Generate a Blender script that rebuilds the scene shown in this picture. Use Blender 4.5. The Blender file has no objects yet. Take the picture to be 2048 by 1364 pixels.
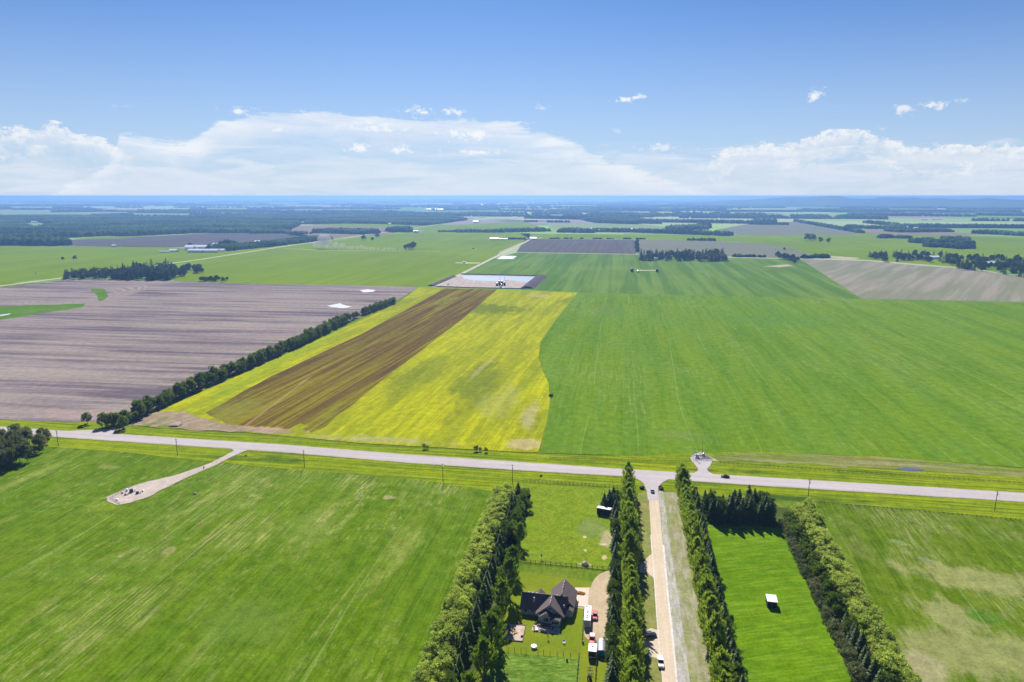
import bpy, math, random
import numpy as np
from mathutils import Vector, Matrix
R = math.radians
SC = bpy.context.scene
COL = SC.collection
# ------------------------------------------------------------------ camera
CAM_H = 160.0; FPX = 1366.0; PITCH = R(12); YAW = R(9)
cam_d = bpy.data.cameras.new('camera'); cam = bpy.data.objects.new('camera', cam_d); COL.objects.link(cam)
cam.location = (0, 0, CAM_H); cam.rotation_euler = (R(90) - PITCH, 0, YAW)
cam_d.sensor_width = 36; cam_d.lens = 36 * FPX / 2048; cam_d.clip_start = 1; cam_d.clip_end = 300000
SC.camera = cam
SC.view_settings.view_transform = 'Standard'; SC.view_settings.look = 'None'
SC.view_settings.exposure = 0.70; SC.view_settings.gamma = 1
SC.cycles.use_denoising = True; SC.cycles.volume_bounces = 0
SC.cycles.max_bounces = 6; SC.cycles.transparent_max_bounces = 8

def ray(px, py):
    dx = (px - 1024) / FPX; dy = -(py - 682) / FPX
    f = math.cos(PITCH) + dy * math.sin(PITCH); u = -math.sin(PITCH) + dy * math.cos(PITCH)
    return Vector((dx * math.cos(YAW) - f * math.sin(YAW), dx * math.sin(YAW) + f * math.cos(YAW), u))
def G(px, py, z=0.0):
    """point of the place at height z that the photograph shows at (px, py)"""
    d = ray(px, py); t = (CAM_H - z) / -d.z
    return Vector((d.x * t, d.y * t, z))
# ------------------------------------------------------------------ sun and sky
SUN_EL = R(41); SUN_AZ = R(-14)          # azimuth from +Y, clockwise positive
sun_dir = Vector((math.sin(SUN_AZ) * math.cos(SUN_EL), math.cos(SUN_AZ) * math.cos(SUN_EL), math.sin(SUN_EL)))
ld = bpy.data.lights.new('sun', 'SUN'); ld.energy = 4.8; ld.angle = R(0.5); ld.color = (1.0, 0.955, 0.89)
lo = bpy.data.objects.new('sun', ld); COL.objects.link(lo); lo.location = (0, 0, 400)
lo.rotation_euler = (-sun_dir).to_track_quat('-Z', 'Y').to_euler()

class NT:
    """small helper round a node tree"""
    def __init__(s, tree): s.t = tree; s.n = tree.nodes; s.l = tree.links
    def new(s, kind, **kw):
        n = s.n.new(kind)
        for k, v in kw.items(): setattr(n, k, v)
        return n
    def put(s, sock, v):
        if hasattr(v, 'is_output'): s.l.new(v, sock)
        elif isinstance(v, (tuple, list)) and len(v) == 3 and sock.type == 'RGBA': sock.default_value = (*v, 1)
        else: sock.default_value = v
    def math(s, op, a, b=0.0, c=0.0, clamp=False):
        n = s.new('ShaderNodeMath', operation=op); n.use_clamp = clamp
        s.put(n.inputs[0], a); s.put(n.inputs[1], b); s.put(n.inputs[2], c)
        return n.outputs[0]
    def mix(s, f, a, b, blend='MIX'):
        n = s.new('ShaderNodeMix', data_type='RGBA', blend_type=blend)
        s.put(n.inputs[0], f); s.put(n.inputs[6], a); s.put(n.inputs[7], b)
        return n.outputs[2]
    def rng(s, v, a, b, c=0.0, d=1.0, smooth=False):
        n = s.new('ShaderNodeMapRange'); n.interpolation_type = 'SMOOTHSTEP' if smooth else 'LINEAR'
        s.put(n.inputs[0], v)
        for i, q in enumerate((a, b, c, d)): s.put(n.inputs[i + 1], q)
        return n.outputs[0]
    def noise(s, vec, scale=1.0, detail=3.0, rough=0.55, dist=0.0):
        n = s.new('ShaderNodeTexNoise'); s.l.new(vec, n.inputs['Vector'])
        n.inputs['Scale'].default_value = scale; n.inputs['Detail'].default_value = detail
        n.inputs['Roughness'].default_value = rough; n.inputs['Distortion'].default_value = dist
        return n.outputs[0]
    def vec(s, x, y, z=0.0):
        n = s.new('ShaderNodeCombineXYZ')
        for i, q in enumerate((x, y, z)): s.put(n.inputs[i], q)
        return n.outputs[0]
    def vmath(s, op, a, b):
        n = s.new('ShaderNodeVectorMath', operation=op); s.put(n.inputs[0], a); s.put(n.inputs[1], b)
        return n.outputs['Value'] if op in ('LENGTH', 'DOT_PRODUCT') else n.outputs[0]

world = bpy.data.worlds.new('World'); SC.world = world; world.use_nodes = True
W = NT(world.node_tree); W.n.clear()
sky = W.new('ShaderNodeTexSky', sky_type='NISHITA'); sky.sun_disc = False
sky.sun_elevation = SUN_EL; sky.sun_rotation = SUN_AZ; sky.altitude = 600
sky.air_density = 1.0; sky.dust_density = 0.6; sky.ozone_density = 2.0
def az_el(px, py):
    d = ray(px, py).normalized()
    return math.degrees(math.atan2(d.x, d.y)), math.degrees(math.asin(d.z))
tc = W.new('ShaderNodeTexCoord'); sep = W.new('ShaderNodeSeparateXYZ'); W.l.new(tc.outputs['Generated'], sep.inputs[0])
dx, dy, dz = sep.outputs
AZ = W.math('MULTIPLY', W.math('ARCTAN2', dx, dy), 57.29578)
EL = W.math('MULTIPLY', W.math('ARCSINE', dz), 57.29578)
P2 = W.vec(AZ, EL)
skycol = W.mix(1.0, sky.outputs[0], (0.40, 0.61, 0.93), 'MULTIPLY')
skycol = W.mix(W.rng(EL, 18, 70, 0, 0.5), skycol, (0.25, 0.6, 1.6))      # deep blue overhead, out of view, darkened to weaken the sky's fill light
# pale air low over the horizon
low = W.math('POWER', W.rng(EL, -1, 14.5, 1, 0), 1.35)
col = W.mix(W.math('MULTIPLY', low, 0.92), skycol, (6.2, 7.5, 9.3))
def st(sx, sy, z=0.0): return W.vec(W.math('MULTIPLY', AZ, sx), W.math('MULTIPLY', EL, sy), z)
n_big = W.noise(P2, 0.16, 6, 0.62); n_mid = W.noise(st(.8, 1.15), 0.55, 8, 0.68, 0.25); n_st = W.noise(st(.14, .95), 1.0, 7, 0.62, 0.5); n_wisp = W.noise(st(.10, .7, 4.0), 1.0, 8, 0.66, 0.9)
n_fine = W.noise(st(1, 1.5, 2.0), 1.6, 6, 0.7)
def curve(points, wobble):
    """cloud-bank top given as photograph points, as a function of azimuth"""
    c = W.new('ShaderNodeFloatCurve'); cm = c.mapping; cv = cm.curves[0]
    pts = sorted(az_el(x, y) for x, y in points)
    for i, (a, e) in enumerate(pts):
        u, v = (a + 60) / 120, (e + 4) / 24
        if i < 2: cv.points[i].location = (u, v)
        else: cv.points.new(u, v)
    for p in cv.points: p.handle_type = 'AUTO_CLAMPED'
    cm.update(); W.l.new(W.rng(AZ, -60, 60), c.inputs[1])
    return W.math('ADD', W.math('SUBTRACT', W.math('MULTIPLY', c.outputs[0], 24), 4), wobble)
def amp(n, a): return W.math('MULTIPLY', W.math('SUBTRACT', n, 0.5), a)
def add(*a):
    o = a[0]
    for q in a[1:]: o = W.math('ADD', o, q)
    return o
WHITE = (7.8, 8.5, 9.5)
def bank(col, top, soft, depth, tex, strength, tint=WHITE):
    """tex: 0..1 field that opens holes in the bank"""
    d = W.math('SUBTRACT', top, EL)
    m = W.math('MULTIPLY', W.rng(d, 0, soft, smooth=True), W.rng(d, depth * 0.25, depth, 1, 0.0, True))
    return W.mix(W.math('MULTIPLY', W.math('MULTIPLY', m, tex), strength), col, tint)
# thin streaky veil low down, all round
col = bank(col, curve([(-400, 320), (0, 305), (300, 300), (620, 300), (900, 300), (1200, 285), (1500, 290), (2048, 285), (2500, 300)], add(amp(n_st, 7), amp(n_wisp, 5))), 1.6, 14, W.rng(n_st, 0.36, 0.62), .75)
# wide anvil in the middle: dense streak along its top, thin below
ANV = [(-400, 470), (-100, 450), (120, 370), (222, 310), (246, 264), (300, 270), (360, 280), (420, 250), (520, 228), (700, 222), (850, 230), (1000, 245), (1140, 272), (1190, 300), (1320, 350), (1500, 400), (1750, 470), (2400, 470)]
col = bank(col, curve(ANV, add(amp(n_wisp, 2.4), amp(n_mid, 1.0))), 0.8, 6.5, W.rng(n_wisp, 0.38, 0.62, .05, 1), .6)
col = bank(col, curve(ANV, add(amp(n_wisp, 2.4), amp(n_mid, 1.3))), 0.4, 2.3, W.rng(n_st, 0.40, 0.60, .4, 1), .92, (8.9, 9.3, 9.9))
# left cumulus and right cumulus: lit tops, greyer bodies
LC = [(-400, 255), (-100, 240), (0, 248), (40, 250), (110, 246), (150, 262), (200, 278), (238, 298), (300, 345), (420, 395), (640, 470), (2400, 470)]
RC = [(-400, 470), (980, 450), (1220, 370), (1340, 335), (1420, 318), (1500, 284), (1560, 284), (1640, 266), (1700, 256), (1760, 262), (1800, 286), (1860, 292), (1950, 284), (2048, 290), (2400, 280)]
for pts, wa_, wb_ in ((LC, 285, 215), (RC, 1370, 1470)):
    win = W.rng(AZ, az_el(wa_, 300)[0], az_el(wb_, 300)[0], smooth=True)
    top = curve(pts, add(amp(n_mid, 2.6), amp(n_fine, 0.7), amp(n_big, 1.0)))
    col = bank(col, top, 0.28, 6.5, W.rng(n_mid, 0.38, 0.58, .1, 1), .55, (7.4, 8.1, 9.1))
    col = bank(col, top, 0.22, 1.5, W.math('MULTIPLY', W.rng(n_fine, 0.36, 0.58), win), .85, (9.3, 9.5, 9.8))
    top2 = curve([(x, y + 34) for x, y in pts], add(amp(n_fine, 2.2), amp(n_wisp, 4.0)))
    col = bank(col, top2, 0.3, 1.3, W.math('MULTIPLY', W.rng(n_mid, 0.46, 0.62), win), .7, (9.0, 9.2, 9.6))
# single small cumulus puffs: (x, y, half width, half height, strength) in the photograph
n_f = W.noise(st(1, 1.4), 1.5, 8, 0.72, 0.35); n_f2 = W.noise(st(1.1, 1.6, 7.3), 1.2, 8, 0.7, 0.3)
puffs = [(484, 222, 46, 13, .85), (840, 224, 44, 17, .95), (903, 225, 48, 12, .85), (752, 254, 66, 17, .85), (945, 270, 74, 21, .95), (1248, 200, 30, 10, .95), (1278, 194, 26, 9, .9), (1632, 190, 34, 17, .9),
         (1812, 216, 44, 18, .75), (1872, 210, 44, 14, .8), (1925, 203, 34, 8, .45), (560, 261, 26, 10, .75), (713, 295, 36, 14, .95), (798, 299, 46, 14, .85), (950, 305, 92, 9, .75), (1082, 214, 20, 13, .5),
         (1330, 297, 80, 14, .6), (1450, 311, 50, 9, .6), (170, 285, 90, 9, .55), (815, 260, 30, 8, .6), (1235, 262, 14, 9, .25), (1870, 288, 16, 10, .25), (10, 314, 32, 7, .6), (600, 222, 16, 6, .4), (240, 212, 44, 5, .2)]
for i, (x, y, a, b, s) in enumerate(puffs):
    ca, ce = az_el(x, y); wa = abs(az_el(x + a, y)[0] - ca); we = abs(az_el(x, y - b)[1] - ce)
    dvec = W.vmath('MULTIPLY', W.vmath('SUBTRACT', P2, (ca, ce, 0)), (1 / wa, 1 / we, 0))
    m = W.math('ADD', W.math('MULTIPLY', W.vmath('LENGTH', dvec, (0, 0, 0)), -0.85), W.math('MULTIPLY', W.math('SUBTRACT', n_f if i % 2 else n_f2, 0.5), 3.6))
    col = W.mix(W.math('MULTIPLY', W.rng(m, -0.55, 0.1, smooth=True), s), col, (9.4, 9.7, 10.0))
bg = W.new('ShaderNodeBackground'); W.l.new(col, bg.inputs[0]); bg.inputs[1].default_value = 0.060
wo = W.new('ShaderNodeOutputWorld'); W.l.new(bg.outputs[0], wo.inputs[0])

# ------------------------------------------------------------------ builders
class MB:
    """collects geometry that becomes one mesh"""
    def __init__(s): s.v = []; s.f = []; s.m = []
    def add(s, vs, fs, m=0):
        o = len(s.v); s.v += [tuple(v) for v in vs]; s.f += [tuple(i + o for i in f) for f in fs]; s.m += [m] * len(fs)
    def box(s, c, d, rz=0.0, m=0, taper=1.0):
        x, y, z = (q / 2 for q in d); M = Matrix.Rotation(rz, 3, 'Z'); c = Vector(c); vs = []
        for k in (-1, 1):
            q = taper if k > 0 else 1.0
            for i, j in ((-1, -1), (1, -1), (1, 1), (-1, 1)): vs.append(M @ Vector((i * x * q, j * y * q, k * z)) + c)
        s.add(vs, [(3, 2, 1, 0), (4, 5, 6, 7), (0, 1, 5, 4), (1, 2, 6, 5), (2, 3, 7, 6), (3, 0, 4, 7)], m)
    def tube(s, p, q, r0, r1=None, n=8, m=0, caps=True):
        p, q = Vector(p), Vector(q); r1 = r0 if r1 is None else r1
        a = (q - p).normalized(); u = a.orthogonal().normalized(); w = a.cross(u); vs = []
        for c, r in ((p, r0), (q, r1)):
            for i in range(n):
                t = 2 * math.pi * i / n; vs.append(c + r * (u * math.cos(t) + w * math.sin(t)))
        fs = [(i, (i + 1) % n, n + (i + 1) % n, n + i) for i in range(n)]
        if caps: fs += [tuple(range(n - 1, -1, -1)), tuple(range(n, 2 * n))]
        s.add(vs, fs, m)
    def loft(s, rings, m=0, caps=True):
        n = len(rings[0]); vs = [v for r in rings for v in r]; fs = []
        for k in range(len(rings) - 1):
            for i in range(n): fs.append((k * n + i, k * n + (i + 1) % n, (k + 1) * n + (i + 1) % n, (k + 1) * n + i))
        if caps: fs += [tuple(range(n - 1, -1, -1)), tuple((len(rings) - 1) * n + i for i in range(n))]
        s.add(vs, fs, m)
    def build(s, name, mats, parent=None, loc=(0, 0, 0), rz=0.0, smooth=False, bevel=0.0):
        me = bpy.data.meshes.new(name); me.from_pydata(s.v, [], s.f)
        for mt in (mats if isinstance(mats, (list, tuple)) else [mats]): me.materials.append(mt)
        if len(set(s.m)) > 1: me.polygons.foreach_set('material_index', s.m)
        if smooth: me.polygons.foreach_set('use_smooth', [True] * len(me.polygons))
        me.update(); o = bpy.data.objects.new(name, me); COL.objects.link(o)
        o.location = loc; o.rotation_euler = (0, 0, rz)
        if parent: o.parent = parent
        if bevel:
            b = o.modifiers.new('bevel', 'BEVEL'); b.width = bevel; b.segments = 2; b.limit_method = 'ANGLE'
        return o
def np_mesh(name, V, F, mat):
    """V (n,3), F (m,k) numpy arrays -> mesh data"""
    me = bpy.data.meshes.new(name); me.vertices.add(len(V)); me.vertices.foreach_set('co', np.ascontiguousarray(V, dtype=np.float32).ravel())
    k = F.shape[1]; me.loops.add(F.size); me.loops.foreach_set('vertex_index', F.astype(np.int32).ravel())
    me.polygons.add(len(F)); me.polygons.foreach_set('loop_start', np.arange(0, F.size, k, dtype=np.int32)); me.polygons.foreach_set('loop_total', np.full(len(F), k, dtype=np.int32))
    me.materials.append(mat); me.update(calc_edges=True)
    return me
def tag(o, label=None, cat=None, group=None, kind=None):
    if label: o['label'] = label
    if cat: o['category'] = cat
    if group: o['group'] = group
    if kind: o['kind'] = kind
    return o
def empty(name, loc, rz=0.0, label=None, cat=None, group=None):
    o = bpy.data.objects.new(name, None); COL.objects.link(o); o.location = loc; o.rotation_euler = (0, 0, rz); o.empty_display_size = 0.5
    return tag(o, label, cat, group)
def copy_tree(o, parent=None):
    c = o.copy(); COL.objects.link(c)
    if parent: c.parent = parent
    for ch in [q for q in o.children]: copy_tree(ch, c)
    return c

# ------------------------------------------------------------------ materials
MATS = {}
def mat(name, col, rough=0.8, metal=0.0, spec=0.3, noise=0.0, nscale=3.0, bump=0.0, coat=0.0):
    if name in MATS: return MATS[name]
    m = bpy.data.materials.new(name); m.use_nodes = True; T = NT(m.node_tree); b = T.n['Principled BSDF']
    b.inputs['Roughness'].default_value = rough; b.inputs['Metallic'].default_value = metal; b.inputs['Specular IOR Level'].default_value = spec
    b.inputs['Coat Weight'].default_value = coat
    if noise:
        tcn = T.new('ShaderNodeTexCoord'); n = T.noise(tcn.outputs['Object'], nscale, 5, 0.65)
        T.l.new(T.mix(T.rng(n, 0.25, 0.75), tuple(c * (1 - noise) for c in col), tuple(min(1, c * (1 + noise)) for c in col)), b.inputs['Base Color'])
        if bump:
            bp = T.new('ShaderNodeBump'); bp.inputs['Strength'].default_value = bump; T.l.new(n, bp.inputs['Height']); T.l.new(bp.outputs[0], b.inputs['Normal'])
    else: b.inputs['Base Color'].default_value = (*col, 1)
    MATS[name] = m; return m
def leaf_mat(name, col, col2, trans=0.35, gloss=0.02):
    m = bpy.data.materials.new(name); m.use_nodes = True; T = NT(m.node_tree); T.n.clear()
    oi = T.new('ShaderNodeObjectInfo'); ge = T.new('ShaderNodeNewGeometry')
    n = T.noise(ge.outputs['Position'], 0.55, 3, 0.6); n2 = T.noise(ge.outputs['Position'], 2.5, 2, 0.6)
    f = T.math('ADD', T.math('MULTIPLY', oi.outputs['Random'], 0.5), T.math('MULTIPLY', T.math('ADD', n, n2), 0.5))
    c = T.mix(T.rng(f, 0.4, 1.0), col, col2)
    d = T.new('ShaderNodeBsdfDiffuse'); T.l.new(c, d.inputs[0])
    t = T.new('ShaderNodeBsdfTranslucent'); T.l.new(T.mix(1.0, c, (1.15, 1.1, 0.6), 'MULTIPLY'), t.inputs[0])
    g = T.new('ShaderNodeBsdfGlossy'); g.inputs[0].default_value = (1, 1, 1, 1); g.inputs['Roughness'].default_value = 0.5
    mx = T.new('ShaderNodeMixShader'); mx.inputs[0].default_value = trans; T.l.new(d.outputs[0], mx.inputs[1]); T.l.new(t.outputs[0], mx.inputs[2])
    mg = T.new('ShaderNodeMixShader'); mg.inputs[0].default_value = gloss; T.l.new(mx.outputs[0], mg.inputs[1]); T.l.new(g.outputs[0], mg.inputs[2])
    o = T.new('ShaderNodeOutputMaterial'); T.l.new(mg.outputs[0], o.inputs[0])
    return m
def ground_mat(name, base, alt, angle=0.0, big=0.012, rows=None, fine=0.18, patch=None, spots=(), extra=None, mid=0.0, flecks=None, straw=()):
    """base/alt mixed by a broad noise; rows = [(period m, length ratio, strength, colour)...]; patch = (colour, scale, lo, hi, stretch);
       spots = [(centre Vector, rx, ry, rz, colour, strength)] places where the ground itself has another cover"""
    m = bpy.data.materials.new(name); m.use_nodes = True; T = NT(m.node_tree); b = T.n['Principled BSDF']
    b.inputs['Roughness'].default_value = 1.0; b.inputs['Specular IOR Level'].default_value = 0.0
    ge = T.new('ShaderNodeNewGeometry'); mp = T.new('ShaderNodeMapping'); mp.inputs['Rotation'].default_value = (0, 0, angle)
    T.l.new(ge.outputs['Position'], mp.inputs[0]); pos = mp.outputs[0]
    sp = T.new('ShaderNodeSeparateXYZ'); T.l.new(pos, sp.inputs[0]); X, Y = sp.outputs[0], sp.outputs[1]
    n0 = T.noise(pos, big, 5, 0.6)
    c = T.mix(T.rng(n0, 0.34, 0.66, smooth=True), base, alt)
    if mid:
        nm = T.noise(pos, big * 9, 4, 0.6); c = T.mix(T.math('MULTIPLY', T.rng(nm, 0.35, 0.7), mid), c, tuple(q * 0.62 for q in base))
    for i, (per, ratio, st, rc) in enumerate(rows or []):
        w = T.vec(T.math('MULTIPLY', X, 1 / per), T.math('MULTIPLY', Y, 1 / (per * ratio)), i * 3.7)
        nr = T.noise(w, 1.0, 3, 0.6)
        c = T.mix(T.math('MULTIPLY', T.rng(nr, 0.46, 0.57), st), c, rc)
    if patch:
        pc, ps, lo_, hi_, stch = patch
        w = T.vec(T.math('MULTIPLY', X, ps), T.math('MULTIPLY', Y, ps / stch), 9.1)
        c = T.mix(T.rng(T.noise(w, 1.0, 6, 0.66), lo_, hi_, smooth=True), c, pc)
    for k, (cc, rx, ry, rz, sc_, st) in enumerate(spots):
        mm = T.new('ShaderNodeMapping', vector_type='TEXTURE'); mm.inputs['Location'].default_value = (cc[0], cc[1], 0); mm.inputs['Rotation'].default_value = (0, 0, rz); mm.inputs['Scale'].default_value = (rx, ry, 1e6)
        T.l.new(ge.outputs['Position'], mm.inputs[0]); ln = T.vmath('LENGTH', mm.outputs[0], (0, 0, 0))
        nn = T.noise(T.vec(T.math('MULTIPLY', X, 0.12), T.math('MULTIPLY', Y, 0.035), k * 2.1), 1.0, 6, 0.7)
        f = T.math('SUBTRACT', T.math('ADD', 1.0, T.math('MULTIPLY', T.math('SUBTRACT', nn, 0.5), 2.6)), ln)
        c = T.mix(T.math('MULTIPLY', T.rng(f, 0, 0.55, smooth=True), st), c, sc_)
    for k, (sc_, per, ratio, blob, lo_, st) in enumerate(straw):     # clusters of dry rows
        a_n = T.noise(T.vec(T.math('MULTIPLY', X, blob), T.math('MULTIPLY', Y, blob * .6), 5.5 + k), 1.0, 5, 0.65); r_n = T.noise(T.vec(T.math('MULTIPLY', X, 1 / per), T.math('MULTIPLY', Y, 1 / (per * ratio)), 8.8), 1.0, 5, 0.75)
        c = T.mix(T.math('MULTIPLY', T.math('MULTIPLY', T.rng(a_n, lo_, lo_ + .12, smooth=True), T.rng(r_n, .47, .60)), st), c, sc_)
    if flecks:
        fc, fs, f_lo, f_st = flecks
        fl = T.noise(T.vec(T.math('MULTIPLY', X, fs), T.math('MULTIPLY', Y, fs / 3.5), 3.3), 1.0, 4, 0.7); area = T.noise(pos, 0.02, 3)
        c = T.mix(T.math('MULTIPLY', T.math('MULTIPLY', T.rng(fl, f_lo, f_lo + .05), T.rng(area, .42, .6)), f_st), c, fc)
    if extra: c = extra(T, c, X, Y, ge)
    if fine:
        f1 = T.noise(pos, 0.9, 6, 0.75); f2 = T.noise(pos, 0.16, 4, 0.6)
        g = T.math('ADD', T.math('MULTIPLY', f1, 0.6), T.math('MULTIPLY', f2, 0.4))
        k = T.rng(g, 0.38, 0.62, 1 - fine, 1 + fine)
        c = T.vmath('SCALE', c, (0, 0, 0)); c.node.inputs['Scale'].default_value = 1; T.l.new(k, c.node.inputs['Scale'])
    T.l.new(c, b.inputs['Base Color'])
    return m
def water_mat(name, col, rough=0.12):
    m = bpy.data.materials.new(name); m.use_nodes = True; T = NT(m.node_tree); b = T.n['Principled BSDF']
    b.inputs['Base Color'].default_value = (*col, 1); b.inputs['Roughness'].default_value = rough; b.inputs['Specular IOR Level'].default_value = 0.8
    ge = T.new('ShaderNodeNewGeometry'); n = T.noise(ge.outputs['Position'], 0.6, 3); bp = T.new('ShaderNodeBump'); bp.inputs['Strength'].default_value = 0.15
    T.l.new(n, bp.inputs['Height']); T.l.new(bp.outputs[0], b.inputs['Normal'])
    return m

def ngon(name, pts, z, m, label, cat='field', kind='structure', world=False):
    """flat sheet from photograph points (or world x, y) at height z"""
    vs = [(p[0], p[1], z) for p in pts] if world else [tuple(G(p[0], p[1], z)) for p in pts]
    area = sum(vs[i - 1][0] * vs[i][1] - vs[i][0] * vs[i - 1][1] for i in range(len(vs)))
    if area < 0: vs.reverse()
    mb = MB(); mb.add(vs, [tuple(range(len(vs)))]); o = mb.build(name, m)
    return tag(o, label, cat, kind=kind)
def wavy(pts, n=4, a=0.6, seed=0, closed=True):
    """subdivide a photograph outline and shake it a little on the ground"""
    rnd = random.Random(seed); out = []; L = len(pts)
    for i in range(L if closed else L - 1):
        p, q = pts[i], pts[(i + 1) % L]
        P, Q = G(*p), G(*q)
        for k in range(n):
            w = P.lerp(Q, k / n); d = a * (1 if k else 0.4)
            out.append((w.x + rnd.uniform(-d, d), w.y + rnd.uniform(-d, d)))
    return out
def ribbon(name, left, right, z, m, label, cat='road', kind='structure'):
    vs = []; fs = []
    for l, r in zip(left, right): vs += [tuple(G(*l, z)), tuple(G(*r, z))]
    for i in range(len(left) - 1): fs.append((2 * i, 2 * i + 1, 2 * i + 3, 2 * i + 2))
    mb = MB(); mb.add(vs, fs); return tag(mb.build(name, m), label, cat, kind=kind)
def road_line(name, pts, width, z, m, label, cat='road'):
    """a road of constant width along photograph points"""
    P = [G(*p, z) for p in pts]; vs = []; fs = []
    for i, p in enumerate(P):
        a = P[max(0, i - 1)]; b = P[min(len(P) - 1, i + 1)]; t = (b - a); t.z = 0; t.normalize(); n = Vector((-t.y, t.x, 0)) * width / 2
        vs += [tuple(p + n), tuple(p - n)]
    for i in range(len(P) - 1): fs.append((2 * i, 2 * i + 1, 2 * i + 3, 2 * i + 2))
    mb = MB(); mb.add(vs, fs); return tag(mb.build(name, m), label, cat, kind='structure')

# ------------------------------------------------------------------ ground, fields, roads
GREEN = (0.07, 0.155, 0.004); GREEN2 = (0.085, 0.18, 0.005); YG = (0.13, 0.21, 0.008); OLIVE = (0.10, 0.145, 0.018)
TAN = (0.26, 0.245, 0.10); DUST = (0.40, 0.335, 0.22); SOIL = (0.165, 0.13, 0.135); DARKG = (0.028, 0.075, 0.008)
def far_patch():
    m = bpy.data.materials.new('far_farmland'); m.use_nodes = True; T = NT(m.node_tree); b = T.n['Principled BSDF']
    b.inputs['Roughness'].default_value = 1.0; b.inputs['Specular IOR Level'].default_value = 0.0
    ge = T.new('ShaderNodeNewGeometry'); pos = ge.outputs['Position']
    wob = T.noise(pos, 0.0012, 3)
    br = T.new('ShaderNodeTexBrick'); T.l.new(pos, br.inputs[0]); br.offset = 0.37; br.squash = 1.6; br.squash_frequency = 3
    br.inputs['Color1'].default_value = (0, 0, 0, 1); br.inputs['Color2'].default_value = (1, 1, 1, 1)
    br.inputs['Scale'].default_value = 1; br.inputs['Mortar Size'].default_value = 8; br.inputs['Mortar'].default_value = (0.5, 0.5, 0.5, 1); br.inputs['Brick Width'].default_value = 1250; br.inputs['Row Height'].default_value = 780
    cr = T.new('ShaderNodeValToRGB'); T.l.new(br.outputs[0], cr.inputs[0]); e = cr.color_ramp; e.interpolation = 'CONSTANT'
    cols = [(0, (0.17, 0.30, 0.05)), (0.2, (0.25, 0.38, 0.09)), (0.4, (0.32, 0.38, 0.18)), (0.52, (0.10, 0.24, 0.04)), (0.68, (0.36, 0.39, 0.22)), (0.8, (0.27, 0.23, 0.21)), (0.9, (0.24, 0.42, 0.08))]
    e.elements[0].position = 0; e.elements[0].color = (*cols[0][1], 1); e.elements[1].position = cols[1][0]; e.elements[1].color = (*cols[1][1], 1)
    for p, c in cols[2:]: q = e.elements.new(p); q.color = (*c, 1)
    n1 = T.noise(pos, 0.00042, 7, 0.62, 0.3); n2 = T.noise(pos, 0.0035, 5, 0.6)
    sx = T.new('ShaderNodeSeparateXYZ'); T.l.new(pos, sx.inputs[0])
    dist = T.vmath('LENGTH', T.vmath('MULTIPLY', pos, (1, 1, 0)), (0, 0, 0))
    far = T.rng(dist, 2500, 6000)
    westness = T.rng(T.math('DIVIDE', sx.outputs[0], T.math('MAXIMUM', sx.outputs[1], 500)), 0.1, -0.7, 0.0, 0.04)
    wood = T.rng(T.math('ADD', T.math('ADD', T.math('MULTIPLY', n1, 0.75), T.math('MULTIPLY', n2, 0.25)), westness), 0.555, 0.58, smooth=True)
    c = T.mix(T.math('MULTIPLY', wood, far), cr.outputs[0], (0.018, 0.045, 0.012))
    # long thin tree lines on the section roads
    T.l.new(c, b.inputs['Base Color'])
    return m
mb = MB(); N = 96; Rr = 88000
rings = [0, 3000, 12000, 40000, Rr]
mb.v = [(0, 0, 0)] + [(r * math.cos(2 * math.pi * i / N), r * math.sin(2 * math.pi * i / N), 0) for r in rings[1:] for i in range(N)]
mb.f = [(0, 1 + i, 1 + (i + 1) % N) for i in range(N)]
for k in range(3):
    a = 1 + k * N; b_ = a + N; mb.f += [(a + i, b_ + i, b_ + (i + 1) % N, a + (i + 1) % N) for i in range(N)]
mb.m = [0] * len(mb.f)
tag(mb.build('ground', far_patch()), 'flat farmland patched with crops and woods out to the horizon', 'ground', kind='structure')

R90 = R(90)
Z0 = 0.30     # fields beyond the highway sit on the first sheet level
def zz(i): return 0.05 + 0.03 * i
# ---- far field sheets (photograph points), thicker gaps between levels as they are far away
F_GREENFAR = ground_mat('crop_far_green', (0.135, 0.205, 0.002), (0.165, 0.24, 0.003), 0.0, 0.003, rows=[(18, 40, .4, (0.12, 0.18, 0.002)), (60, 6, .3, (0.18, 0.26, 0.01))], fine=0.1)
F_PALEFAR = ground_mat('crop_far_pale', (0.23, 0.29, 0.12), (0.18, 0.27, 0.09), 0.3, 0.003, rows=[(25, 30, .4, (0.22, 0.23, 0.12))], fine=0.1)
F_GREY = ground_mat('crop_far_grey', (0.165, 0.165, 0.115), (0.14, 0.165, 0.095), R90, 0.004, rows=[(14, 40, .5, (0.21, 0.19, 0.15))], fine=0.1)
F_PLOUGHFAR = ground_mat('plough_far', (0.105, 0.085, 0.095), (0.085, 0.08, 0.075), 0.0, 0.004, rows=[(10, 50, .5, (0.15, 0.125, 0.13)), (60, 12, .4, (0.09, 0.11, 0.06))], fine=0.12)
F_PINK = ground_mat('stubble_pink', (0.22, 0.17, 0.13), (0.17, 0.15, 0.10), R90, 0.004, rows=[(20, 30, .5, (0.27, 0.21, 0.17))], fine=0.1)
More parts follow.
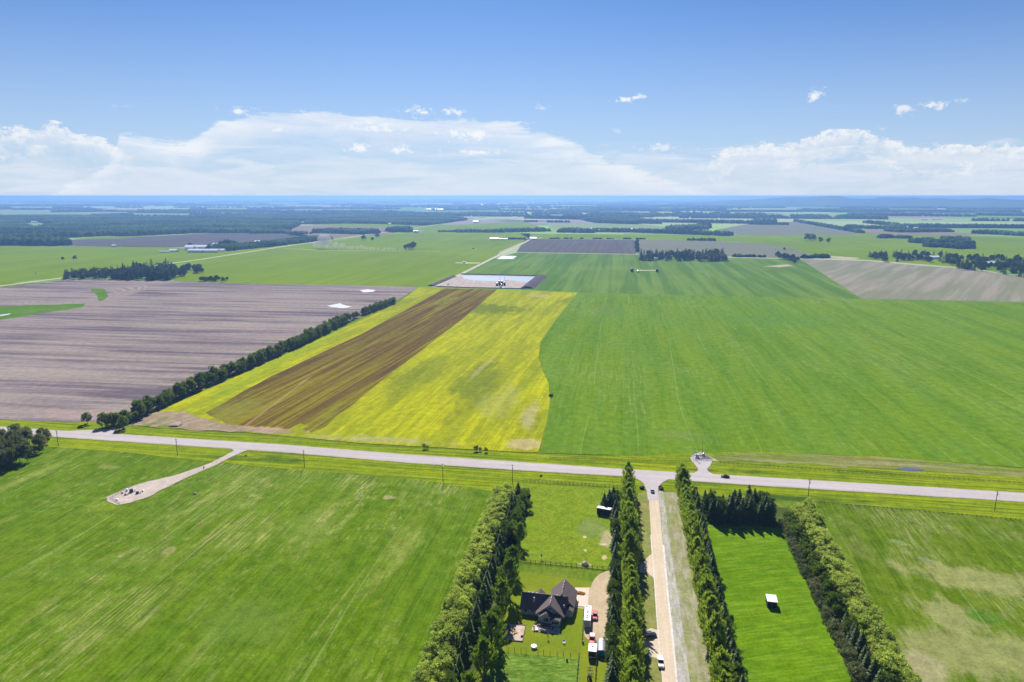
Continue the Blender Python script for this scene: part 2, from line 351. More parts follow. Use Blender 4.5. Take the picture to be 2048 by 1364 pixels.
far_fields = [
    ('crop_field', F_GREENFAR, 'green crop north of the long straight highway, left of the lagoon', [(398, 523), (480, 509.5), (562, 496.5), (640, 501), (760, 501), (1000, 503), (985, 520), (905, 556), (868, 574), (838, 573), (480, 567), (350, 562), (335, 535)], 4),
    ('crop_field', F_GREENFAR, 'green crop under the far grove at the left edge', [(-500, 493), (0, 491), (330, 495), (420, 498), (470, 502), (395, 517), (130, 552), (0, 568), (-500, 610)], 4),
    ('crop_field', F_GREENFAR, 'green crop with one round bush island, above the dusty track', [(562, 496), (640, 485), (705, 475), (740, 471), (850, 462), (1060, 466), (1060, 478), (1000, 503), (640, 500)], 3),
    ('crop_field', F_GREENFAR, 'green strip of crop between two far tree lines', [(1040, 467), (1460, 471), (1600, 470), (1600, 487), (1420, 481), (1060, 478)], 3),
    ('ploughed_field', F_PLOUGHFAR, 'dark ploughed rectangle right of the gravel road', [(1050, 478), (1272, 480), (1272, 508), (1033, 504)], 5),
    ('stubble_field', F_GREY, 'grey-green stubble behind the dark spruce grove', [(1278, 480), (1420, 481), (1500, 486), (1580, 495), (1630, 512), (1600, 517), (1278, 508)], 5),
    ('crop_field', F_GREENFAR, 'green pasture with dotted bushes right of the grey stubble', [(1500, 470), (1760, 464), (2100, 478), (2500, 492), (2500, 560), (2048, 545), (1740, 520), (1640, 515), (1580, 495), (1480, 484)], 4),
    ('stubble_field', F_GREY, 'grey stubble below the far diagonal hedge', [(1430, 460), (1500, 447), (1600, 443), (1727, 466), (1700, 470), (1480, 470)], 5),
    ('stubble_field', F_PINK, 'reddish stubble strip below the far village', [(1725, 458), (1800, 462), (2010, 468), (1900, 471), (1740, 468)], 5),
    ('ploughed_field', F_PLOUGHFAR, 'long dark ploughed field behind the white barns', [(118, 480), (240, 476), (420, 466), (560, 464), (620, 471), (560, 482), (440, 494), (330, 495), (120, 492)], 4),
    ('crop_field', F_GREENFAR, 'bright green wedge between woods and ploughland', [(150, 478), (235, 470), (400, 464), (240, 477)], 5),
    ('stubble_field', F_PINK, 'pinkish bare field behind the dark wood strip', [(560, 462), (600, 451), (820, 455), (850, 458), (760, 470), (640, 478), (580, 470)], 4),
    ('crop_field', F_PALEFAR, 'pale clearing inside the western woods', [(45, 447), (75, 444), (105, 452), (70, 458)], 30),
    ('crop_field', F_PALEFAR, 'pale farmland strip across the western woods', [(-300, 418), (0, 417), (230, 424), (420, 428), (215, 434), (0, 432), (-300, 431)], 30),
    ('crop_field', F_PALEFAR, 'pale field north of the woods in the middle', [(600, 433), (640, 425), (800, 424), (900, 430), (760, 430)], 30),
    ('crop_field', F_GREENFAR, 'hazy green field between the pale highway and the woods', [(620, 449), (760, 444), (900, 450), (1050, 443), (1110, 463), (860, 462), (720, 455)], 3),
]
for nm, m_, lb, pts, lv in far_fields: ngon(nm, pts, zz(lv), m_, lb)
ngon('crop_field', [(1110, 463), (1090, 446), (1275, 447), (1360, 458), (1450, 464), (1430, 470)], zz(2), F_PALEFAR, 'pale green field behind the far tree line in the middle')
ngon('crop_field', [(0, 470), (160, 470), (120, 479), (0, 484), (-300, 486), (-300, 472)], zz(2), F_PALEFAR, 'pale green clearing with bushes at the left edge')

ngon('crop_field', [(330, 497), (424, 497), (480, 492), (600, 478), (712, 472), (640, 486), (562, 497), (480, 510), (396, 524), (130, 556), (60, 560)], zz(3) - .01, F_GREENFAR, 'green margin between the long highway and the barn grove')
# ---- middle distance
F_STRIPY = ground_mat('crop_striped', (0.105, 0.18, 0.020), (0.135, 0.21, 0.03), 0.0, 0.006, rows=[(11, 60, .5, (0.15, 0.24, 0.05)), (26, 25, .6, (0.055, 0.13, 0.015))], fine=0.12)
ngon('crop_field', [(930, 548), (985, 518), (1033, 505), (1272, 509), (1450, 515), (1600, 518), (1725, 598), (1155, 585), (1040, 579), (1088, 552)], zz(5), F_STRIPY, 'striped green field right of the lagoon')
F_PINKR = ground_mat('stubble_right', (0.235, 0.21, 0.155), (0.20, 0.20, 0.13), 0.5, 0.005, rows=[(14, 30, .6, (0.30, 0.265, 0.21)), (40, 10, .5, (0.15, 0.175, 0.09))], fine=0.12)
ngon('stubble_field', [(1600, 518), (1738, 522), (1840, 531), (1930, 537), (2048, 553), (2500, 615), (2500, 622), (2048, 604), (1725, 598)], zz(6), F_PINKR, 'pinkish grey stubble field in front of the far right farmyards')
def tyre_lines(T, c, X, Y, ge):
    n = T.noise(T.vec(T.math('MULTIPLY', X, 0.018), T.math('MULTIPLY', Y, 0.0015)), 1.0, 2)
    w = T.math('FRACT', T.math('ADD', T.math('MULTIPLY', X, 1 / 38.0), T.math('MULTIPLY', n, 1.2)))
    ln = T.math('MULTIPLY', T.rng(w, 0.0, 0.012), T.rng(w, 0.02, 0.034, 1, 0))
    k = T.noise(T.vec(T.math('MULTIPLY', X, 0.03), T.math('MULTIPLY', Y, 0.006)), 1.0, 3)
    return T.mix(T.math('MULTIPLY', T.math('MULTIPLY', ln, T.rng(k, 0.38, 0.6)), 0.75), c, (0.19, 0.27, 0.06))
F_BIG = ground_mat('crop_big', (0.108, 0.188, 0.003), (0.142, 0.22, 0.004), 0.0, 0.004, rows=[(5, 60, .5, (0.13, 0.235, 0.022)), (18, 16, .5, (0.055, 0.142, 0.006)), (1.6, 40, .4, (0.13, 0.225, 0.015)), (40, 3, .35, (0.11, 0.21, 0.02))], fine=0.26, mid=0.2, extra=tyre_lines, flecks=((0.17, 0.25, 0.035), .25, .56, .5), straw=[((0.21, 0.27, 0.06), 2.5, 18, .010, .50, .5)],
    spots=[(G(1210, 620), 30, 60, 0, (0.11, 0.16, 0.05), .35), (G(1370, 870), 25, 12, 0, (0.14, 0.2, 0.05), .5), (G(1560, 640), 80, 60, 0, (0.08, 0.2, 0.03), .4)])
ngon('crop_field', [(1155, 585), (1725, 598), (2048, 605), (2600, 622), (2700, 975), (2048, 935), (1750, 912), (1500, 903), (1385, 905), (1290, 912), (1085, 906), (1093, 844), (1100, 803), (1097, 766), (1086, 743), (1077, 716), (1081, 684), (1113, 638)], zz(7), F_BIG, 'large green grain field right of the yellow field')
def contour(T, c, X, Y, ge):
    g = G(160, 592); v = T.vmath('SUBTRACT', ge.outputs['Position'], tuple(g)); d = T.vmath('LENGTH', T.vmath('MULTIPLY', v, (1, .55, 0)), (0, 0, 0))
    d = T.math('ADD', d, T.math('MULTIPLY', T.noise(ge.outputs['Position'], .01, 3), 40)); sx = T.new('ShaderNodeSeparateXYZ'); T.l.new(v, sx.inputs[0])
    f = T.math('MULTIPLY', T.math('MULTIPLY', T.rng(T.math('SINE', T.math('MULTIPLY', d, .8)), -.2, .6), T.math('MULTIPLY', T.rng(d, 50, 58), T.rng(d, 88, 100, 1, 0))), T.rng(sx.outputs[0], -60, 20))
    return T.mix(T.math('MULTIPLY', f, .75), T.mix(T.math('MULTIPLY', T.math('MULTIPLY', T.rng(d, 50, 58), T.rng(d, 88, 100, 1, 0)), T.math('MULTIPLY', T.rng(sx.outputs[0], -60, 20), .7)), c, (0.33, 0.27, 0.23)), (0.17, 0.14, 0.14))
# ploughed field with contour streaks
F_PLOUGH = ground_mat('plough_near', (0.235, 0.190, 0.188), (0.185, 0.150, 0.158), R(88), 0.006, rows=[(3.4, 45, .7, (0.32, 0.26, 0.225)), (11, 26, .8, (0.10, 0.082, 0.098)), (34, 9, .5, (0.32, 0.27, 0.22))], fine=0.22, extra=contour,
    spots=[(G(180, 830), 60, 16, 0, (0.33, 0.25, 0.22), .7), (G(420, 790), 130, 40, R(90), (0.19, 0.17, 0.12), .35), (G(215, 600), 25, 110, R(20), (0.26, 0.21, 0.17), .7), (G(640, 590), 60, 22, 0, (0.25, 0.2, 0.17), .5)])
ngon('ploughed_field', [(-500, 600), (0, 576), (139, 558), (349, 562), (472, 567), (837, 573), (792, 603), (735, 627), (500, 735), (271, 838), (246, 845), (98, 843), (0, 839), (-600, 822)], zz(7), F_PLOUGH, 'greyish purple ploughed field left of the tree belt')
F_INLET = ground_mat('slough_grass', (0.085, 0.185, 0.012), (0.12, 0.20, 0.02), 0.2, 0.02, rows=[(5, 8, .4, (0.05, 0.12, 0.01))])
ngon('grass_slough', wavy([(-200, 620), (0, 612), (90, 610), (176, 607), (165, 615), (100, 624), (0, 640), (-200, 655)], 4, 3, 1), zz(8), F_INLET, 'long grassy hollow running in from the left edge of the ploughed field', world=True)
ngon('grass_slough', wavy([(180, 577), (209, 578), (217, 592), (201, 603), (194, 592)], 3, 2, 2), zz(8), F_INLET, 'small grass island in the contour bend of the ploughed field', world=True)
# canola
F_CAN = ground_mat('canola', (0.40, 0.395, 0.004), (0.33, 0.36, 0.005), R(3.5), 0.010, rows=[(2.0, 50, .6, (0.22, 0.27, 0.006)), (8, 22, .55, (0.44, 0.42, 0.006)), (14, 12, .6, (0.17, 0.21, 0.010)), (1.1, 80, .5, (0.26, 0.28, 0.01)), (5, 8, .45, (0.20, 0.23, 0.01))],
    patch=((0.16, 0.19, 0.014), 0.03, 0.49, 0.72, 5.0), fine=0.26,
    spots=[(G(980, 618), 70, 55, 0, (0.12, 0.16, 0.012), .85), (G(955, 760), 20, 75, 0, (0.14, 0.18, 0.015), .8), (G(860, 735), 20, 60, 0, (0.15, 0.19, 0.015), .5), (G(965, 735), 4, 60, R(-4), (0.34, 0.3, 0.12), .5),
           (G(1000, 800), 18, 50, 0, (0.27, 0.29, 0.08), .5), (G(1050, 890), 20, 12, 0, (0.42, 0.33, 0.16), .75), (G(1080, 592), 30, 18, 0, (0.36, 0.28, 0.15), .8), (G(760, 880), 60, 8, 0, (0.33, 0.31, 0.13), .6), (G(600, 700), 12, 300, R(3.5), (0.20, 0.30, 0.01), .5), (G(1060, 830), 7, 40, 0, (0.36, 0.31, 0.16), .6)])
ngon('canola_field', [(271, 842), (500, 741), (795, 606), (836, 576), (875, 575), (1155, 585), (1113, 638), (1081, 684), (1077, 716), (1086, 743), (1097, 766), (1100, 803), (1093, 844), (1077, 903), (1058, 905), (719, 886), (489, 864), (300, 854)], zz(8), F_CAN, 'bright yellow flowering canola field in the middle', 'field')
F_BROWN = ground_mat('worked_strip', (0.130, 0.078, 0.020), (0.165, 0.118, 0.018), R(3.5), 0.008, rows=[(1.8, 70, .75, (0.070, 0.042, 0.018)), (4, 60, .7, (0.24, 0.21, 0.010)), (12, 30, .5, (0.085, 0.052, 0.022))], fine=0.22,
    patch=((0.20, 0.22, 0.015), 0.02, 0.60, 0.72, 6.0), spots=[(G(560, 800), 1.6, 110, R(6), (0.34, 0.23, 0.12), .6), (G(520, 860), 60, 7, 0, (0.42, 0.29, 0.17), .8), (G(470, 820), 22, 40, 0, (0.19, 0.2, 0.03), .6)])
ngon('worked_strip', wavy([(889, 577), (994, 579), (925, 638), (774, 753), (650, 854), (618, 868), (604, 863), (618, 850), (600, 848), (572, 861), (535, 865), (466, 854), (411, 826), (535, 757), (719, 670), (847, 601)], 5, 1.2, 3), zz(9), F_BROWN, 'brown cultivated strip slanting through the yellow field', world=True)
F_DIRT = ground_mat('bare_dirt', (0.36, 0.27, 0.20), (0.28, 0.22, 0.13), 0.4, 0.05, rows=[(1.8, 10, .6, (0.20, 0.15, 0.10))], patch=((0.15, 0.19, 0.03), 0.05, 0.55, 0.66, 2), fine=0.25)
ngon('bare_dirt', wavy([(262, 846), (300, 826), (365, 824), (400, 836), (440, 847), (520, 858), (600, 862), (560, 868), (460, 865), (380, 861), (282, 852)], 5, 2, 4), zz(10), F_DIRT, 'bare churned dirt at the near corner of the yellow field', 'dirt', world=True)

# ---- verge of the main road, both sides
ngon('grass_ground', [(-1200, 350), (1700, 330), (1700, 1120), (-1200, 1120)], 0.02, ground_mat('headland_grass', (0.12, 0.19, 0.010), (0.16, 0.21, 0.015), 0, 0.02, rows=[(3, 6, .4, (0.08, 0.14, 0.006))], fine=0.25), 'grassy headlands between the fields north of the main road', 'grass', world=True)
F_VERGE = ground_mat('verge_grass', (0.19, 0.245, 0.006), (0.12, 0.19, 0.007), R(90.5), 0.03, rows=[(2.5, 40, .6, (0.065, 0.12, 0.007)), (1.4, 60, .6, (0.27, 0.31, 0.008))], patch=((0.055, 0.10, 0.012), 0.04, 0.56, 0.68, 5), fine=0.28)  # long dark green streaks: ditch shade put into the grass colour
ngon('roadside_verge', [(-700, 800), (0, 838), (250, 845), (300, 856), (489, 868), (719, 890), (1058, 908), (1290, 912), (1385, 905), (1500, 903), (1750, 912), (2048, 936), (2700, 980), (2700, 1075), (2048, 1040), (1640, 1003), (1250, 990), (1000, 985), (880, 964), (600, 940), (440, 925), (250, 905), (100, 893), (-700, 860)], zz(6), F_VERGE, 'rough yellow-green grass verge along the main road', 'verge')
F_SCRUB = ground_mat('scrub_strip', (0.21, 0.20, 0.055), (0.14, 0.19, 0.02), R(90.5), 0.02, rows=[(2.2, 30, .6, (0.30, 0.26, 0.14)), (5, 20, .4, (0.10, 0.14, 0.03))], fine=0.25)
ngon('dry_strip', wavy([(1425, 914), (1500, 906), (1750, 915), (2048, 940), (2500, 972), (2500, 985), (2048, 955), (1840, 942), (1640, 930), (1430, 922)], 8, 1.5, 6), zz(9), F_SCRUB, 'dry pinkish strip between the big green field and the road', 'ground', world=True)
ngon('puddle', wavy([(1796, 937), (1812, 935), (1840, 938), (1850, 941), (1820, 943), (1800, 941)], 3, .5, 7), zz(11), water_mat('dark_puddle', (0.10, 0.11, 0.14), 0.25), 'dark shallow puddle in the dry strip', 'puddle', world=True)

# ---- near fields
def arcs(T, c, X, Y, ge):
    """turning marks of the seeder: rings round a few headland corners"""
    for (px, py, r0, r1) in ((140, 975, 14, 40), (520, 940, 20, 60), (905, 1000, 6, 22)):
        g = G(px, py); v = T.vmath('SUBTRACT', ge.outputs['Position'], tuple(g)); d = T.vmath('LENGTH', v, (0, 0, 0))
        w = T.math('SINE', T.math('MULTIPLY', d, 1.1)); f = T.math('MULTIPLY', T.math('MULTIPLY', T.rng(w, 0.5, 0.95), T.rng(d, r0, r0 + 5)), T.rng(d, r1 - 12, r1, 1, 0))
        k = T.noise(ge.outputs['Position'], 0.04, 3); f = T.math('MULTIPLY', f, T.rng(k, 0.45, 0.65))
        c = T.mix(T.math('MULTIPLY', f, 0.6), c, (0.14, 0.23, 0.05))
    return c
F_WEST = ground_mat('crop_west', (0.070, 0.136, 0.001), (0.102, 0.172, 0.001), 0.0, 0.008, rows=[(2.2, 40, .5, (0.125, 0.205, 0.010)), (7, 12, .55, (0.05, 0.118, 0.003)), (0.9, 60, .45, (0.135, 0.205, 0.015)), (3.5, 4, .35, (0.115, 0.19, 0.01))], fine=0.30, mid=0.3, extra=lambda T, c, X, Y, ge: arcs(T, tyre_lines(T, c, X, Y, ge), X, Y, ge), flecks=((0.24, 0.27, 0.07), .5, .56, .6), straw=[((0.30, 0.30, 0.10), 1.1, 26, .022, .53, .75), ((0.42, 0.38, 0.17), 1.5, 10, .035, .60, .7)],
    patch=((0.20, 0.245, 0.045), 0.045, 0.55, 0.72, 4.0),
    spots=[(G(340, 1102), 4, 5, 0, (0.3, 0.27, 0.1), .7), (G(780, 996), 5, 3, 0, (0.33, 0.29, 0.14), .8), (G(690, 1190), .7, 34, R(-3), (0.26, 0.26, 0.07), .45), (G(225, 935), 9, 4, 0, (0.2, 0.23, 0.06), .7), (G(500, 1240), 28, 20, 0, (0.13, 0.20, 0.03), .45),
           (G(200, 1010), 12, 8, 0, (0.17, 0.24, 0.01), .7), (G(150, 1140), 20, 16, 0, (0.12, 0.2, 0.02), .5), (G(600, 1060), 26, 16, 0, (0.12, 0.2, 0.02), .35)])
ngon('crop_field', [(-900, 900), (0, 893), (100, 893), (250, 904), (430, 925), (600, 940), (880, 964), (960, 978), (984, 992), (940, 1130), (878, 1280), (843, 1364), (790, 1500), (-900, 1500)], zz(7), F_WEST, 'near green crop field left of the willow hedge')
F_EASTFAR = ground_mat('crop_east', (0.070, 0.125, 0.002), (0.095, 0.152, 0.003), R(2), 0.008, rows=[(1.5, 40, .5, (0.13, 0.20, 0.010)), (7, 10, .45, (0.055, 0.115, 0.002)), (3, 12, .35, (0.15, 0.20, 0.02))], fine=0.3, mid=0.25, extra=tyre_lines, flecks=((0.22, 0.25, 0.07), .5, .57, .5), straw=[((0.27, 0.27, 0.11), 1.0, 14, .02, .50, .6)],
    patch=((0.19, 0.21, 0.05), 0.03, 0.58, 0.76, 2.0),
    spots=[(G(1960, 1160), 36, 14, R(-8), (0.27, 0.27, 0.10), .75), (G(1900, 1230), 17, 15, 0, (0.26, 0.26, 0.10), .75), (G(1960, 1310), 42, 19, 0, (0.24, 0.25, 0.09), .8), (G(1830, 1340), 12, 12, 0, (0.31, 0.28, 0.15), .8), (G(1760, 1270), 3, 30, 0, (0.22, 0.23, 0.07), .7),
           (G(1960, 1235), 12, 6, 0, (0.05, 0.15, 0.005), .8), (G(1795, 1085), 6, 3, R(-30), (0.16, 0.24, 0.08), .8), (G(1850, 1120), 5, 3, R(-30), (0.18, 0.25, 0.11), .8)])
ngon('crop_field', [(1636, 1003), (1750, 1012), (2048, 1040), (2800, 1090), (2800, 1500), (1905, 1500), (1815, 1364), (1760, 1230), (1715, 1130), (1650, 1030)], zz(7), F_EASTFAR, 'near green field with dry tan patches at the right edge')
F_EASTPAD = ground_mat('hay_paddock', (0.10, 0.19, 0.001), (0.13, 0.225, 0.002), R(70), 0.03, rows=[(1.0, 14, .5, (0.165, 0.285, 0.025)), (2.2, 8, .5, (0.065, 0.155, 0.003))], fine=0.25, mid=0.2)
ngon('hay_paddock', [(1392, 1034), (1572, 1044), (1600, 1060), (1680, 1200), (1750, 1320), (1830, 1500), (1500, 1500), (1440, 1200)], zz(8), F_EASTPAD, 'bright green hay paddock with one small white-roofed shed', 'paddock')
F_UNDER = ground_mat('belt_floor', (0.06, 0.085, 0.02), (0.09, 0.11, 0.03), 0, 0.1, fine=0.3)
F_LV0 = ground_mat('rough_grass', (0.105, 0.175, 0.010), (0.14, 0.195, 0.02), 0, 0.05, rows=[(1.5, 5, .5, (0.07, 0.13, 0.006))], fine=0.25)
def P(px, py): q = G(px, py); return (q.x, q.y)
ngon('grass_ground', [(-70, 150), (130, 150), (130, 362), (-70, 370)], zz(4) - .01, F_LV0, 'rough grass between the belts, the yard and the lane', 'grass', world=True)
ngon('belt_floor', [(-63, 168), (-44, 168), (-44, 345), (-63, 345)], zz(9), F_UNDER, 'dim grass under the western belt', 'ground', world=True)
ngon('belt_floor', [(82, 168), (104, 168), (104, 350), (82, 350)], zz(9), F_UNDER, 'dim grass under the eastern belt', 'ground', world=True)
F_LAWN = ground_mat('lawn', (0.19, 0.22, 0.012), (0.145, 0.20, 0.010), 0.2, 0.06, rows=[(1.2, 8, .3, (0.16, 0.205, 0.03))], fine=0.14)
ngon('lawn', [(-50, 168), (6, 168), (6, 262), (-50, 268)], zz(8), F_LAWN, 'mown olive-green lawn round the farmhouse', 'lawn', world=True)
F_PAST = ground_mat('pasture', (0.14, 0.22, 0.005), (0.19, 0.235, 0.012), 0.6, 0.07, rows=[(1.6, 2.0, .5, (0.085, 0.16, 0.006)), (0.8, 2, .5, (0.20, 0.27, 0.03))], fine=0.25,
    spots=[(G(1213, 1080), 3.6, 11, 0, (0.40, 0.33, 0.19), .85), (G(1170, 1075), 1.2, 1.6, 0, (0.55, 0.48, 0.3), .9), (G(1205, 1090), 3, 1.4, 0, (0.55, 0.48, 0.3), .9), (G(1171, 1102), 1.1, 1.6, 0, (0.5, 0.42, 0.25), .9), (G(1209, 1116), 1.3, 2.4, 0, (0.5, 0.4, 0.22), .9), (G(1190, 1060), 9, 12, 0, (0.17, 0.22, 0.07), .6), (G(1170, 1130), 4, 1.8, 0, (0.5, 0.36, 0.24), 1)])
ngon('pasture', [P(1035, 968), P(1245, 978), (8, 300), P(1222, 1142), P(1040, 1124), (-50, 262)], zz(9), F_PAST, 'tufty pasture between the house lawn and the road', 'pasture', world=True)
F_GARD = ground_mat('rough_garden', (0.085, 0.175, 0.010), (0.12, 0.20, 0.02), R(80), 0.08, rows=[(0.8, 4, .7, (0.20, 0.26, 0.06)), (1.3, 5, .5, (0.05, 0.12, 0.01))], fine=0.3)
ngon('rough_garden', [P(1000, 1306), P(1160, 1318), P(1158, 1364), (-10, 165), (-50, 165)], zz(9), F_GARD, 'weedy garden plot below the row of loose posts', 'garden', world=True)
F_DRIVE = ground_mat('gravel_yard', (0.48, 0.375, 0.25), (0.42, 0.33, 0.20), 0, 0.1, fine=0.12, rows=[(1.5, 8, .3, (0.53, 0.43, 0.31))])
ngon('driveway', wavy([(1232, 1135), (1219, 1141), (1200, 1149), (1190, 1158), (1184, 1168), (1182, 1176), (1150, 1176), (1150, 1217), (1168, 1220), (1168, 1249), (1169, 1274), (1177, 1281), (1214, 1286), (1236, 1288)], 3, .12, 8), zz(10), F_DRIVE, 'tan gravel yard beside the farmhouse', 'driveway', world=True)
F_LANE = ground_mat('gravel_lane', (0.58, 0.48, 0.37), (0.52, 0.44, 0.32), 0, 0.08, rows=[(0.9, 40, .5, (0.65, 0.50, 0.38)), (0.5, 60, .4, (0.50, 0.41, 0.30))], fine=0.10)
F_STRIPE = ground_mat('pale_gravel', (0.68, 0.64, 0.62), (0.58, 0.52, 0.46), 0, 0.2, fine=0.12)
F_GREYV = ground_mat('grey_verge', (0.30, 0.275, 0.18), (0.235, 0.235, 0.085), 0, 0.06, rows=[(1.5, 10, .45, (0.36, 0.34, 0.31)), (2, 6, .5, (0.17, 0.21, 0.04))], fine=0.26)
F_LV = ground_mat('lane_verge', (0.20, 0.215, 0.06), (0.25, 0.24, 0.09), 0, 0.07, rows=[(1.2, 8, .5, (0.14, 0.19, 0.025))], fine=0.25)
lane_l = [(1297, 982), (1302, 1070), (1309, 1158), (1316, 1260), (1326, 1364), (1342, 1520)]
lane_r = [(1316, 982), (1326, 1090), (1335, 1192), (1343, 1260), (1353, 1364), (1368, 1520)]
ngon('lane_verge', [P(1284, 985), P(1300, 985), P(1313, 1158), P(1330, 1364), (20, 160), (11, 160), (11, 350)], zz(9), F_LV, 'dry grass strip between the poplars and the lane', 'verge', world=True)
ngon('lane_verge', [P(1314, 985), P(1350, 985), (38, 340), (38, 160), P(1366, 1520), P(1345, 1300)], zz(9), F_GREYV, 'grey dusty grass strip right of the lane', 'verge', world=True)
ribbon('lane_shoulder', [(x + 1, y) for x, y in lane_r], [(1326, 982), (1340, 1090), (1357, 1192), (1366, 1260), (1380, 1364), (1398, 1520)], zz(11), ground_mat('grey_gravel', (0.40, 0.38, 0.36), (0.33, 0.32, 0.26), 0, 0.08, rows=[(1.1, 6, .5, (0.47, 0.45, 0.45)), (1.6, 5, .5, (0.24, 0.255, 0.10))], fine=0.25), 'greyish dusty shoulder right of the lane', 'gravel')
ribbon('gravel_lane', lane_l, lane_r, zz(12), F_LANE, 'tan gravel lane leading down from the main road', 'lane')
ribbon('gravel_ridge', [(x - 1.2, y) for x, y in lane_r[1:]], [(x + 2.6, y) for x, y in lane_r[1:]], zz(13), F_STRIPE, 'pale loose gravel ridge on the right edge of the lane', 'gravel')
ribbon('gravel_ridge', [(x - 1.4, y) for x, y in lane_l[1:]], [(x + 0.6, y) for x, y in lane_l[1:]], zz(13), F_STRIPE, 'thin pale gravel ridge on the left edge of the lane', 'gravel')
ngon('lane_entrance', wavy([(1304, 1108), (1290, 1122), (1278, 1136), (1280, 1146), (1297, 1150), (1309, 1158), (1312, 1130)], 3, .15, 9), zz(11), F_LANE, 'gravel mouth of the driveway leaving the lane through the poplars', 'driveway', world=True)
ngon('lane_pullout', wavy([(1318, 1262), (1300, 1258), (1288, 1266), (1286, 1300), (1296, 1312), (1312, 1318), (1324, 1335)], 3, .2, 10), zz(11), F_LANE, 'worn gravel pull-out where the dark car is parked', 'driveway', world=True)
# main road
F_ROAD = ground_mat('road_paving', (0.47, 0.425, 0.42), (0.43, 0.385, 0.38), R(90.5), 0.02, rows=[(0.8, 90, .5, (0.50, 0.455, 0.45)), (1.6, 60, .5, (0.38, 0.335, 0.33))], fine=0.07)
rt = [(-700, 812), (0, 854), (220, 868), (560, 889.5), (820, 910), (1050, 925.5), (1250, 939), (1500, 953.5), (2048, 986.5), (2700, 1024)]
rb = [(-700, 822), (0, 864.5), (220, 880), (560, 902.5), (820, 924.5), (1050, 940), (1250, 951.5), (1500, 968.5), (2048, 1002.5), (2700, 1044)]
ribbon('main_road', rt, rb, zz(12), F_ROAD, 'pale paved road crossing the whole picture', 'road')
F_SHD = ground_mat('road_shoulder', (0.44, 0.40, 0.33), (0.36, 0.35, 0.22), R(90.5), 0.05, fine=0.2)
ribbon('road_shoulder', [(x, y - 1.3) for x, y in rt], [(x, y + 1.6) for x, y in rb], zz(11), F_SHD, 'narrow gravel shoulder of the main road', 'road')
ngon('junction', [(1262, 951), (1272, 957), (1282, 962), (1288, 968), (1293, 980), (1296, 1000), (1317, 1000), (1316, 980), (1318, 972), (1326, 964), (1336, 959), (1352, 956), (1340, 945), (1290, 942)], zz(13), F_ROAD, 'paved mouth of the gravel lane at the main road', 'road')
ngon('junction', [(1378, 949), (1390, 945), (1395, 942), (1396, 937), (1390, 929), (1384, 922), (1380, 914), (1400, 908), (1425, 922), (1420, 932), (1414, 938), (1417, 943), (1428, 949), (1440, 953)], zz(13), F_ROAD, 'paved approach opposite the lane', 'road')
ngon('junction', [(440, 894), (470, 897), (500, 899), (486, 903), (476, 908), (458, 915), (448, 912), (468, 901), (462, 897)], zz(13), F_ROAD, 'paved mouth of the well site track', 'road')
ngon('junction', [(120, 863), (150, 861), (222, 858), (226, 854), (232, 856), (228, 862), (226, 869), (240, 873), (180, 871)], zz(13), F_ROAD, 'paved mouth of the field entrance by the tree belt', 'road')
ngon('field_track', [(222, 860), (262, 846), (300, 829), (302, 831), (266, 849), (230, 863)], zz(11), F_DIRT, 'dirt track curving round the end of the tree belt', 'track')
# well site at left
F_PAD = ground_mat('well_pad', (0.47, 0.39, 0.34), (0.41, 0.35, 0.28), 0.4, 0.06, rows=[(1.2, 6, .4, (0.52, 0.45, 0.42))], fine=0.2)
ngon('well_pad', wavy([(462, 908), (440, 917), (424, 926), (350, 952), (300, 963), (258, 976), (212, 996), (216, 1004), (234, 1012), (262, 1006), (300, 994), (318, 983), (366, 960), (416, 938), (470, 912)], 3, .35, 11), zz(12), F_PAD, 'pinkish gravel track and pad of the well site', 'gravel pad', world=True)
# far roads
F_FROAD = ground_mat('far_gravel', (0.50, 0.46, 0.34), (0.42, 0.42, 0.26), 0, 0.02, fine=0.1)
road_line('highway', [(-400, 618), (0, 572), (130, 555), (400, 519), (560, 494), (700, 474), (830, 456), (880, 448), (920, 443)], 13, zz(12), F_FROAD, 'straight pale highway running from the left edge to the hazy hills')
road_line('highway', [(1020, 436), (1052, 427), (1085, 412), (1108, 402), (1125, 398)], 34, zz(40), F_FROAD, 'far end of the highway climbing into the blue haze')
road_line('gravel_road', [(868, 574), (905, 555), (920, 549), (990, 514), (1022, 499), (1058, 480), (1085, 475)], 9, zz(13), F_FROAD, 'gravel road passing the lagoon and the small pond')
road_line('farm_track', [(640, 500), (760, 501.5), (880, 502.3)], 7, zz(12), F_FROAD, 'thin dusty track through the far green field')
road_line('farm_track', [(1150, 507.5), (1040, 505), (1265, 508.5)], 5, zz(12), F_FROAD, 'thin pale headland below the dark ploughed rectangle') if False else None
F_BARE = ground_mat('bare_patch', (0.42, 0.36, 0.25), (0.3, 0.32, 0.15), 0, 0.03, rows=[(3, 12, .5, (0.5, 0.45, 0.34))], fine=0.2)
for pts, lb in (([(910, 525), (960, 525), (958, 528), (912, 527)], 'bare patch with white litter left of the gravel road'), ([(1525, 533), (1575, 529), (1586, 532), (1560, 535)], 'bare track bend right of the striped field'),
                ([(1660, 512), (1720, 516), (1710, 519), (1650, 516)], 'bare track in front of the far right farmyard'), ([(1278, 540), (1312, 540), (1312, 542), (1278, 542)], 'bare track between the two tanks in the striped field'),
                ([(1380, 912), (1402, 905), (1428, 918), (1440, 924), (1395, 922)], 'gravel edge of the fenced compound')):
    ngon('bare_patch', wavy(pts, 3, .8, 12), zz(12), F_BARE, lb, 'dirt', world=True)
